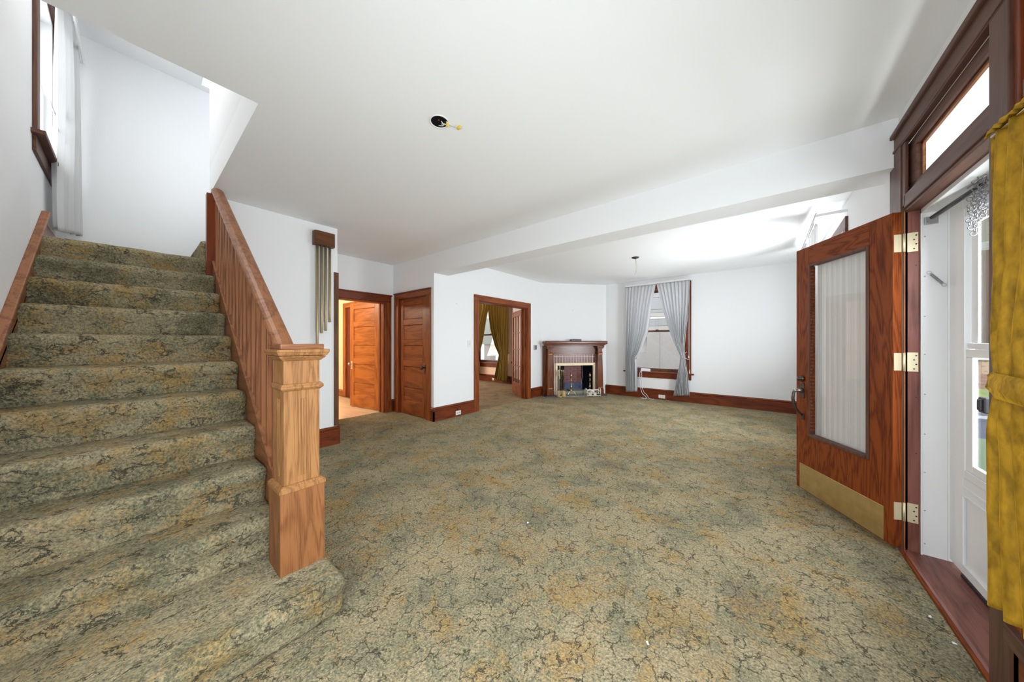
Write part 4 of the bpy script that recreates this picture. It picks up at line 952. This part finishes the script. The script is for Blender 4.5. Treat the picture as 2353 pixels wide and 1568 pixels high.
# white openwork fender / log grate on the right
a = empty('log_holder', 'small white openwork metal log holder on the right of the hearth', 'log holder', FW(1.16, .28), FROT); LOCAL.add(a.name)
IV = plain('ivory_metal', (.80, .76, .68), .4, .2)
boxes((-.17, .17, -.06, -.052, .135, .15), (-.17, .17, -.06, -.052, .015, .03), (-.17, .17, .052, .06, .135, .15)).build('rail', IV, a, .002)
for k in range(6):
    xx = -.14 + k * .056
    MB().ring((xx, -.056, .083), .024, .0055, 'Y', 14, 5, 1.0).build('scroll', IV, a)
for xx in (-.168, .168):
    MB().tube([(xx, -.056, 0), (xx, -.056, .15), (xx, -.03, .18), (xx, .03, .18), (xx, .056, .15), (xx, .056, 0)], .008, 8).build('end_frame', IV, a)
for k, (xx, zz_) in enumerate(((-.08, .05), (.04, .05), (-.02, .11))):
    MB().lathe([(.034, -.045), (.038, -.03), (.036, .0), (.038, .03), (.034, .045)], (xx, 0, zz_), 'Y', 10).build('holder_filling', plain('pale_birch_bark', (.72, .68, .60), .8, var=.35, vscale=30), a)
bx = empty('mantel_box', 'small black box lying on the mantel shelf', 'box', FW(.80, .12, 1.28), FROT); LOCAL.add(bx.name)
boxes((-.125, .125, -.06, .06, .0, .034)).build('body', plain('charcoal_plastic', (.05, .055, .065), .4), bx, .008)
boxes((-.12, .12, -.062, .055, .032, .042)).build('lid', plain('charcoal_lid', (.085, .09, .10), .35), bx, .006)
for i, (x_, d_) in enumerate(((.28, .10), (.36, .14), (.47, .09))):
    sc = MB().lathe([(.004, 0), (.007, .004), (.006, .012), (.002, .016)], (0, 0, 0), 'Z', 7).build('plaster_crumb', WHITE, None); sc.location = FW(x_, d_, 1.28)
    tag(sc, ('pale crumb at the left end of the mantel shelf', 'pale crumb on the mantel shelf a hand from its left end', 'pale crumb on the mantel nearest the black box')[i], 'debris', 'crumbs on the mantel shelf')

# ------------------------------------------------------------------ tubular door chime
ci = empty('door_chime', 'brown wooden door chime with four long brass tubes', 'door chime', (XH, 1.44, 2.47))
poly = []
r_ = .020
for k in range(6):
    a = k / 5 * HP; poly.append((XH + .082 - r_ + r_ * math.sin(a), 1.33 + r_ - r_ * math.cos(a)))
for k in range(6):
    a = k / 5 * HP; poly.append((XH + .082 - r_ + r_ * math.cos(a), 1.552 - r_ + r_ * math.sin(a)))
poly += [(XH, 1.552), (XH, 1.33)]
hs = MB().prism(poly, 'Z', 2.39, 2.552).build('housing', wood('chime', 'Y'), ci, .003)
boxes((XH + .080, XH + .0835, 1.385, 1.50, 2.482, 2.486), (XH + .080, XH + .0835, 1.385, 1.50, 2.467, 2.471), (XH + .080, XH + .0835, 1.385, 1.50, 2.452, 2.456)).build('louvre_lines', wood('base', 'Y'), hs, .001)
for y, zb in ((1.366, 1.12), (1.412, 1.358), (1.456, 1.386), (1.501, 1.492)):
    MB().lathe([(.0125, zb), (.0140, zb + .003), (.0140, 2.39)], (XH + .048, y, 0), 'Z', 16).build('chime_tube', TUBE, ci)
# ------------------------------------------------------------------ ceiling junction box, bare wires
jb = empty('junction_box', 'open ceiling junction box with loose wires and yellow wire nuts', 'junction box', (HX, HY, ZC))
MB().lathe([(HR, ZC), (HR, ZC + .05)], (HX, HY, 0), 'Z', 24).build('can', BLACKM, jb)  # shade inside the recess painted as full black
MB().ring((HX, HY, ZC + .001), HR + .006, .005, 'Z', 28, 6).build('rim', WHITE, jb)
MB().lathe([(HR, ZC + .05), (HR, ZC + .053)], (HX, HY, 0), 'Z', 24).build('can_top', BLACKM, jb)
RED = plain('red_wire', (.28, .02, .015), .5); WW = plain('white_wire', (.75, .72, .68), .5); YEL = plain('yellow_wire_nut', (.75, .50, .05), .4); FOIL = plain('grey_strap', (.45, .47, .50), .35, .8)
for m__, pts in ((RED, [(-.03, -.01, .045), (-.015, -.02, .012), (.01, -.012, .002), (.02, .0, .03)]), (RED, [(-.02, .015, .045), (-.02, -.005, .010), (0, .0, .006), (.0, .02, .04)]),
                (WW, [(-.035, .0, .045), (-.03, .02, .01), (.0, .022, .0), (.02, .03, -.006)]), (WW, [(.0, -.03, .045), (.015, .0, .004), (.01, .02, -.004), (.025, .035, -.010)]),
                (WW, [(.02, -.02, .04), (.03, .01, .01), (.04, .045, -.006), (.055, .085, -.012)]), (BLACK, [(.03, -.01, .045), (.035, .012, .005), (.02, .03, -.004)])):
    MB().tube([(HX + a, HY + b, ZC + c) for a, b, c in pts], .0065 if m__ is RED else .0034, 6).build('wire', m__, jb)
MB().lathe([(.004, 0), (.013, .006), (.016, .018), (.012, .03), (.004, .036)], (HX - .012, HY + .004, ZC + .004), 'Z', 10).build('connector', plain('dark_red_plastic', (.30, .03, .025), .4), jb)
MB().tube([(HX - .045, HY - .01, ZC + .012), (HX - .03, HY + .02, ZC + .004), (HX - .012, HY + .036, ZC + .002), (HX + .012, HY + .030, ZC - .003)], .005, 6).build('wire', WW, jb)
boxes((HX - .006, HX + .008, HY - .05, HY + .05, ZC + .001, ZC + .004), (HX + .012, HX + .045, HY - .03, HY + .02, ZC + .015, ZC + .018)).build('strap', FOIL, jb, .001)
MB().lathe([(.004, 0), (.009, .004), (.011, .012), (.010, .024), (.006, .030)], (HX + .03, HY + .04, ZC - .022), 'Z', 10).build('wire_nut', YEL, jb)
MB().lathe([(.004, 0), (.009, .004), (.011, .012), (.010, .024), (.006, .030)], (HX + .060, HY + .096, ZC - .018), 'X', 10).build('wire_nut', YEL, jb)
lw = empty('pendant_remnant', 'dark ceiling plate with a thin bare wire dangling', 'light fitting', (-1.6, 5.22, ZC))
MB().lathe([(.056, ZC), (.056, ZC - .006), (.045, ZC - .016), (.015, ZC - .022), (.008, ZC - .03)], (-1.6, 5.22, 0), 'Z', 20).build('canopy_plate', plain('dark_bronze', (.035, .033, .028), .5), lw)
MB().tube([(-1.6, 5.22, ZC - .02), (-1.59, 5.22, ZC - .07), (-1.575, 5.22, ZC - .15), (-1.585, 5.22, ZC - .20), (-1.60, 5.22, ZC - .25), (-1.602, 5.22, ZC - .285)], .004, 6).build('wire', plain('cloth_wire', (.50, .46, .38), .8), lw)
MB().tube([(-1.6, 5.215, ZC - .02), (-1.60, 5.215, ZC - .10), (-1.59, 5.215, ZC - .18), (-1.585, 5.215, ZC - .26), (-1.58, 5.215, ZC - .275)], .003, 6).build('wire', plain('cloth_wire_pale', (.62, .58, .5), .8), lw)

# ------------------------------------------------------------------ switches, outlets, papers, cords
def plate(name, label, cat, box, bits, m=PLATE, bitm=BLACK, bitname='slot'):
    r = empty(name, label, cat, ((box[0] + box[1]) / 2, (box[2] + box[3]) / 2, (box[4] + box[5]) / 2))
    pl = B(*box).build('cover_plate', m, r, .003)
    for b in bits: B(*b).build(bitname, bitm, pl, .001)
    return r
plate('light_switch', 'white wall switch left of the cased doorway', 'switch', (XD, XD + .007, 3.715, 3.788, 1.165, 1.281), [(XD + .006, XD + .016, 3.745, 3.758, 1.212, 1.236)], bitm=PLATE, bitname='toggle')
plate('outlet', 'cream outlet set in the baseboard left of the cased doorway', 'outlet', (XD + .026, XD + .031, 3.42, 3.535, .025, .095), [(XD + .031, XD + .0325, 3.445, 3.452, .05, .072), (XD + .031, XD + .0325, 3.462, 3.469, .05, .072), (XD + .031, XD + .0325, 3.49, 3.497, .05, .072), (XD + .031, XD + .0325, 3.507, 3.514, .05, .072)])
plate('thermostat', 'small grey and black thermostat between doorway and fireplace', 'thermostat', (XD, XD + .03, 5.735, 5.80, 1.08, 1.185), [], m=plain('thermostat_grey', (.42, .42, .42), .4))
B(XD, XD + .034, 5.775, 5.81, 1.085, 1.18).build('dark_side', BLACK, bpy.data.objects['thermostat'], .003)
plate('outlet', 'white outlet set in the far baseboard below the window', 'outlet', (-1.735, -1.60, YF - .033, YF - .027, .03, .105), [(-1.70, -1.69, YF - .0345, YF - .033, .055, .08), (-1.65, -1.64, YF - .0345, YF - .033, .055, .08)], bitm=plain('ivory', (.7, .66, .55), .5))
plate('outlet', 'outlet on the dark baseboard of the back room', 'outlet', (-6.62, -6.53, 7.197, 7.206, .05, .12), [(-6.59, -6.58, 7.195, 7.198, .07, .09)])
plate('wall_jack', 'small black jack on the wall beside the gold drape', 'jack', (-5.80, -5.76, 7.14, 7.155, .62, .67), [], m=BLACK)
pb = empty('papers', 'white folded paper and adapter lying on the far window sill', 'papers', (-1.99, YF - .06, .60))
boxes((-2.10, -1.90, YF - .085, YF - .015, .601, .612), (-2.095, -1.905, YF - .08, YF - .02, .612, .66)).build('paper_box', plain('blueish_white_paper', (.78, .80, .85), .6), pb, .003)
cd = empty('white_cord', 'white cord hanging from the far sill to a coil on the carpet', 'cord', (-2.05, YF - .1, .3))
MB().tube([(-2.09, YF - .09, .61), (-2.11, YF - .10, .56), (-2.115, YF - .07, .4), (-2.10, YF - .06, .2), (-2.06, YF - .08, .10), (-1.98, YF - .12, .05), (-1.94, YF - .16, .02), (-2.0, YF - .2, .012), (-2.07, YF - .18, .012), (-2.02, YF - .14, .015)], .006, 6).build('lead', WHITE, cd)
MB().tube([(-2.07, YF - .09, .60), (-2.075, YF - .07, .45), (-2.07, YF - .06, .22), (-2.02, YF - .08, .13), (-1.94, YF - .12, .07), (-1.91, YF - .16, .03), (-1.86, YF - .17, .012), (-1.80, YF - .16, .012)], .005, 6).build('lead', WHITE, cd)
MB().tube([(-2.18, YF - .02, .44), (-2.14, YF - .04, .41), (-2.11, YF - .05, .47)], .003, 6).build('lead', plain('grey_lead', (.4, .4, .4), .5), cd)
sh_ = empty('blind_cords', 'two white blind cords with tassels on the right window frame', 'cords', (-1.14, YF - .03, 1.6))
MB().tube([(-1.165, YF - .028, 2.4), (-1.162, YF - .03, 1.5), (-1.155, YF - .032, .98)], .0035, 6).build('pull_cord', PLATE, sh_)
MB().tube([(-1.145, YF - .028, 2.4), (-1.14, YF - .03, 1.5), (-1.138, YF - .032, .66)], .0035, 6).build('pull_cord', PLATE, sh_)
MB().lathe([(.003, .05), (.010, .02), (.013, 0), (.004, -.012)], (-1.155, YF - .034, .93), 'Z', 8).build('tassel', PLATE, sh_)
MB().lathe([(.003, .06), (.009, .03), (.011, 0), (.011, -.03), (.004, -.04)], (-1.138, YF - .034, .63), 'Z', 8).build('tassel', PLATE, sh_)
MB().tube([(-1.26, YF - .03, 1.00), (-1.225, YF - .04, 1.02), (-1.19, YF - .03, 1.05)], .004, 6).build('cleat', WHITE, sh_)
for i, (p, r_, lab) in enumerate((((XD + .002, 3.462, 1.905), .006, 'dark nail head in the white wall left of the doorway'), ((XH - 0, 0, 0), 0, ''))):
    if r_: tag(MB().lathe([(r_, 0), (r_ * .8, .006), (.001, .008)], p, 'X', 10).build('nail', STEEL, None), lab, 'nail')
fpn = FW(.78, .003, 2.02)
nl = MB().lathe([(.008, 0), (.006, .006), (.001, .008)], (0, 0, 0), 'X', 10).build('nail', STEEL, None); nl.location = fpn; nl.rotation_euler = (0, 0, FROT - HP); tag(nl, 'nail head in the white wall above the mantel', 'nail')
# scraps on the carpet
deb = [(-1.639, 4.75, 'first white scrap on the carpet toward the far window'), (-1.142, 3.79, 'white scrap on the carpet in the middle of the room'), (-1.046, 4.537, 'white scrap on the carpet under the far window view'), (.02, 3.93, 'white scrap on the carpet beside the open front door'),
       (-1.249, 1.722, 'white scrap on the carpet right of the newel post'), (-.364, 1.345, 'white scrap on the carpet nearest the viewer'), (.625, 2.14, 'white scrap on the carpet edge by the threshold'), (.60, 2.28, 'small white scrap by the threshold nosing')]
sm = MB().add([(-.012, -.006, 0), (.010, -.008, .0), (.013, .005, .0), (-.008, .009, .0), (-.010, -.004, .006), (.008, -.006, .008), (.010, .003, .005), (-.006, .006, .009)], [(0, 3, 2, 1), (4, 5, 6, 7), (0, 1, 5, 4), (1, 2, 6, 5), (2, 3, 7, 6), (3, 0, 4, 7)]).mesh('carpet_scrap', WHITE)
for i, (x, y, lab) in enumerate(deb):
    o = place(sm, 'carpet_scrap', None, (x, y, .003), i * 1.1); o.scale = (.6, .6, .6); tag(o, lab, 'scrap', 'white scraps on the carpet')

# ------------------------------------------------------------------ outside
def out(name, mb, m, label, cat, bevel=0): return struct(name, mb, m, label, cat, bevel)
GRASS = plain('lawn', (.20, .26, .08), .95, bump=.6, bscale=30, var=.3, vscale=2)
out('ground', B(-40, 60, -40, 11.9, -1.3, -1.05), plain('yard_ground', (.30, .30, .27), .95, var=.2, vscale=1), 'pale yard ground round the house', 'ground')
out('lawn', B(-40, 60, 19.2, 26, -1.3, -1.0), GRASS, 'strip of yellow green lawn past the road', 'lawn')
out('road', B(1.0, 60, 11.9, 18.3, -1.3, -1.04), plain('asphalt', (.075, .095, .14), .85, bump=.3, bscale=60), 'blue grey asphalt driveway', 'road')
out('ground_side', B(-40, 1.0, 11.9, 19.2, -1.3, -1.05), plain('side_yard', (.35, .35, .33), .95), 'side yard', 'ground')
out('kerb', B(1.0, 60, 18.3, 19.2, -1.3, -.93), plain('concrete_white', (.75, .75, .75), .8), 'white concrete kerb past the driveway', 'kerb', .02)
bkm = MB(); vs = []
for j in range(13):
    for i in range(41):
        x = -10 + i * 1.5; y = 25.5 + j * 2.6
        vs.append((x, y, -1.05 + j * .085 + .12 * noise.noise((x * .7, y * .7, 0))))
bkm.add(vs, [(j * 41 + i, j * 41 + i + 1, (j + 1) * 41 + i + 1, (j + 1) * 41 + i) for j in range(12) for i in range(40)], True)
out('bank', bkm, plain('brown_mulch', (.20, .115, .07), .95, bump=.8, bscale=6, var=.4, vscale=3), 'bare brown bank beyond the lawn', 'bank')
out('street', B(-10, 60, 56, 64, -1.0, .05), plain('pale_street', (.8, .8, .8), .9), 'pale street behind the bank', 'street')
rl = empty('guard_rail', 'thin pale rail along the brown bank', 'rail', (14, 42, -.4))
B(0, 45, 42, 42.1, -.12, .02).build('rail_bar', WHITE, rl)
for k in range(10): B(1 + k * 4.5, 1.1 + k * 4.5, 42, 42.1, -.8, .0).build('rail_post', WHITE, rl)
dm = empty('road_marker', 'small white board standing on the driveway', 'marker', (5.05, 15.6, -1.04))
boxes((4.85, 5.25, 15.58, 15.62, -.98, -.90), (4.85, 5.25, 15.58, 15.62, -.80, -.72)).build('board', WHITE, dm)
boxes((4.9, 4.94, 15.6, 15.64, -1.04, -.72), (5.16, 5.2, 15.6, 15.64, -1.04, -.72)).build('stand', WHITE, dm)
# porch
po = empty('porch', 'covered porch with green deck and pale ceiling outside the entrance', 'porch', (2, 3, -.1), kind='structure')
B(.85, 3.3, -1, 7.5, -.25, -.10).build('deck', plain('green_deck_paint', (.20, .30, .19), .7, bump=.3, bscale=40), po)
B(.85, 3.3, 4.7, 7.5, 2.62, 2.70).build('porch_ceiling', plain('beige_porch_ceiling', (.50, .46, .40), .8), po)
B(.85, 3.3, 7.3, 7.5, 2.54, 2.62).build('fascia', WHITE, po); B(3.15, 3.3, 4.7, 7.5, 2.40, 2.62).build('fascia', WHITE, po)
# brick building and trees
bb_ = empty('brick_building', 'red brick building with a white window across the street', 'building', (24, 70, 0))
BRK = plain('red_brick', (.40, .10, .075), .9, var=.25, vscale=.8)
B(5, 60, 70, 80, -1, 5.6).build('wall', BRK, bb_)
for k in range(9):
    x0 = 9.0 + k * 4.55
    wn = B(x0, x0 + 1.35, 69.85, 70.05, .6, 3.4).build('window', WHITE, bb_); B(x0 + .15, x0 + 1.2, 69.8, 69.9, .8, 3.2).build('pane', plain('pale_blind', (.62, .66, .66), .4), wn)
LEAF = [plain('leaf_green_%s' % n, c, .8, var=.35, vscale=1.5) for n, c in (('mid', (.12, .26, .06)), ('pale', (.24, .38, .10)), ('blue', (.10, .19, .14)))]
BARK = plain('bark', (.12, .09, .06), .9)
def leaf_blob(c, rx, rz, nleaf, size, rnd):
    mb = MB()
    for _ in range(nleaf):
        while True:
            p = Vector((rnd.uniform(-1, 1), rnd.uniform(-1, 1), rnd.uniform(-1, 1)))
            if .35 < p.length < 1: break
        p = Vector((c[0] + p.x * rx, c[1] + p.y * rx, c[2] + p.z * rz)); a = Vector((rnd.uniform(-1, 1), rnd.uniform(-1, 1), rnd.uniform(-1, 1))).normalized(); b = a.orthogonal().normalized()
        w = a.cross(b) * size * .5; l = b * size
        mb.add([p - l, p + w, p + l, p - w], [(0, 1, 2, 3)])
    return mb
rnd = random.Random(4)
TS = [(18.6, 57, 3.9, 5.5, 0, 'mid green leafy tree straight before the brick building'), (27.6, 58, 4.4, 6, 1, 'pale green tree at the right end before the brick building'), (14.9, 46, 2.9, 9.5, 2, 'tall bluish tree nearest the driveway'), (9.5, 57, 4.4, 7, 0, 'broad tree at the left end before the brick building'), (21.2, 65.6, 3.2, 12.5, 1, 'high pale tree rising close to the brick building')]
for i, (x, y, rad, zc, k, lab) in enumerate(TS):
    t = empty('tree', lab, 'tree', (x, y, -1), group='trees across the street')
    f_ = leaf_blob((x, y, zc + 5.2), rad, rad * .95, 900, .55, rnd).build('foliage', LEAF[k], t); f_['kind'] = 'stuff'
    MB().tube([(x, y, -1), (x + .2, y, 3), (x, y, zc + 4)], [.35, .28, .12], 8).build('trunk', BARK, t)
pw = tag(MB().tube([(-5, 50, 11.0), (15, 50, 10.2), (40, 50, 11.4)], .06, 6).build('power_line', BLACK, None), 'dark power line crossing the trees', 'cable')
# neighbouring house seen through the back windows
nb_ = empty('neighbour_house', 'pale grey neighbouring house behind the far window', 'house', (-3, 10, -1))
STUC = plain('grey_stucco', (.50, .475, .46), .95, bump=.5, bscale=50, var=.08, vscale=30)
SIDE = plain('pale_siding', (.42, .42, .43), .8); SIDE2 = plain('cream_siding', (.55, .52, .48), .8)
boxes((-6.2, -3.02, 10, 10.3, -1.1, 1.62), (-2.72, 2.0, 10, 10.3, -1.1, 1.62), (-3.02, -2.72, 10, 10.3, -1.1, .92), (-3.02, -2.72, 10, 10.3, 1.42, 1.62)).build('lower_wall', STUC, nb_)
for k, (z0, z1, m__) in enumerate(((1.62, 1.74, SIDE2), (1.75, 1.95, SIDE), (1.96, 2.02, WHITE), (2.03, 2.14, SIDE2), (2.15, 2.24, SIDE), (2.25, 2.6, SIDE), (2.61, 2.98, SIDE), (2.99, 4.5, SIDE))):
    B(-6.2, 2.0, 9.985 - .004 * (k % 2), 10.3, z0, z1).build('siding_board', m__, nb_)
B(-3.02, -2.72, 10.25, 10.3, .92, 1.42).build('window_pane', plain('bright_window', (.9, .9, .9), .3), nb_)
B(-2.36, -2.35, 9.99, 10.0, -1.1, 1.62).build('wall_joint', SIDE, nb_)
np_ = empty('neighbour_porch', 'neighbouring porch with a grey post outside the back room window', 'porch', (-8.5, 9, -1))
B(-14, -6.3, 8.9, 9.3, 1.17, 2.2).build('porch_fascia', plain('sage_grey_fascia', (.42, .46, .43), .8), np_)
B(-8.66, -8.32, 8.95, 9.25, -1.1, 1.17).build('porch_post', plain('grey_post', (.52, .50, .49), .8), np_)
B(-16, -6.3, 13, 13.2, -1.1, 3.2).build('white_backdrop', plain('backdrop_white', (.80, .81, .84), .8), np_)  # white wall added to stand for the overexposed view outside
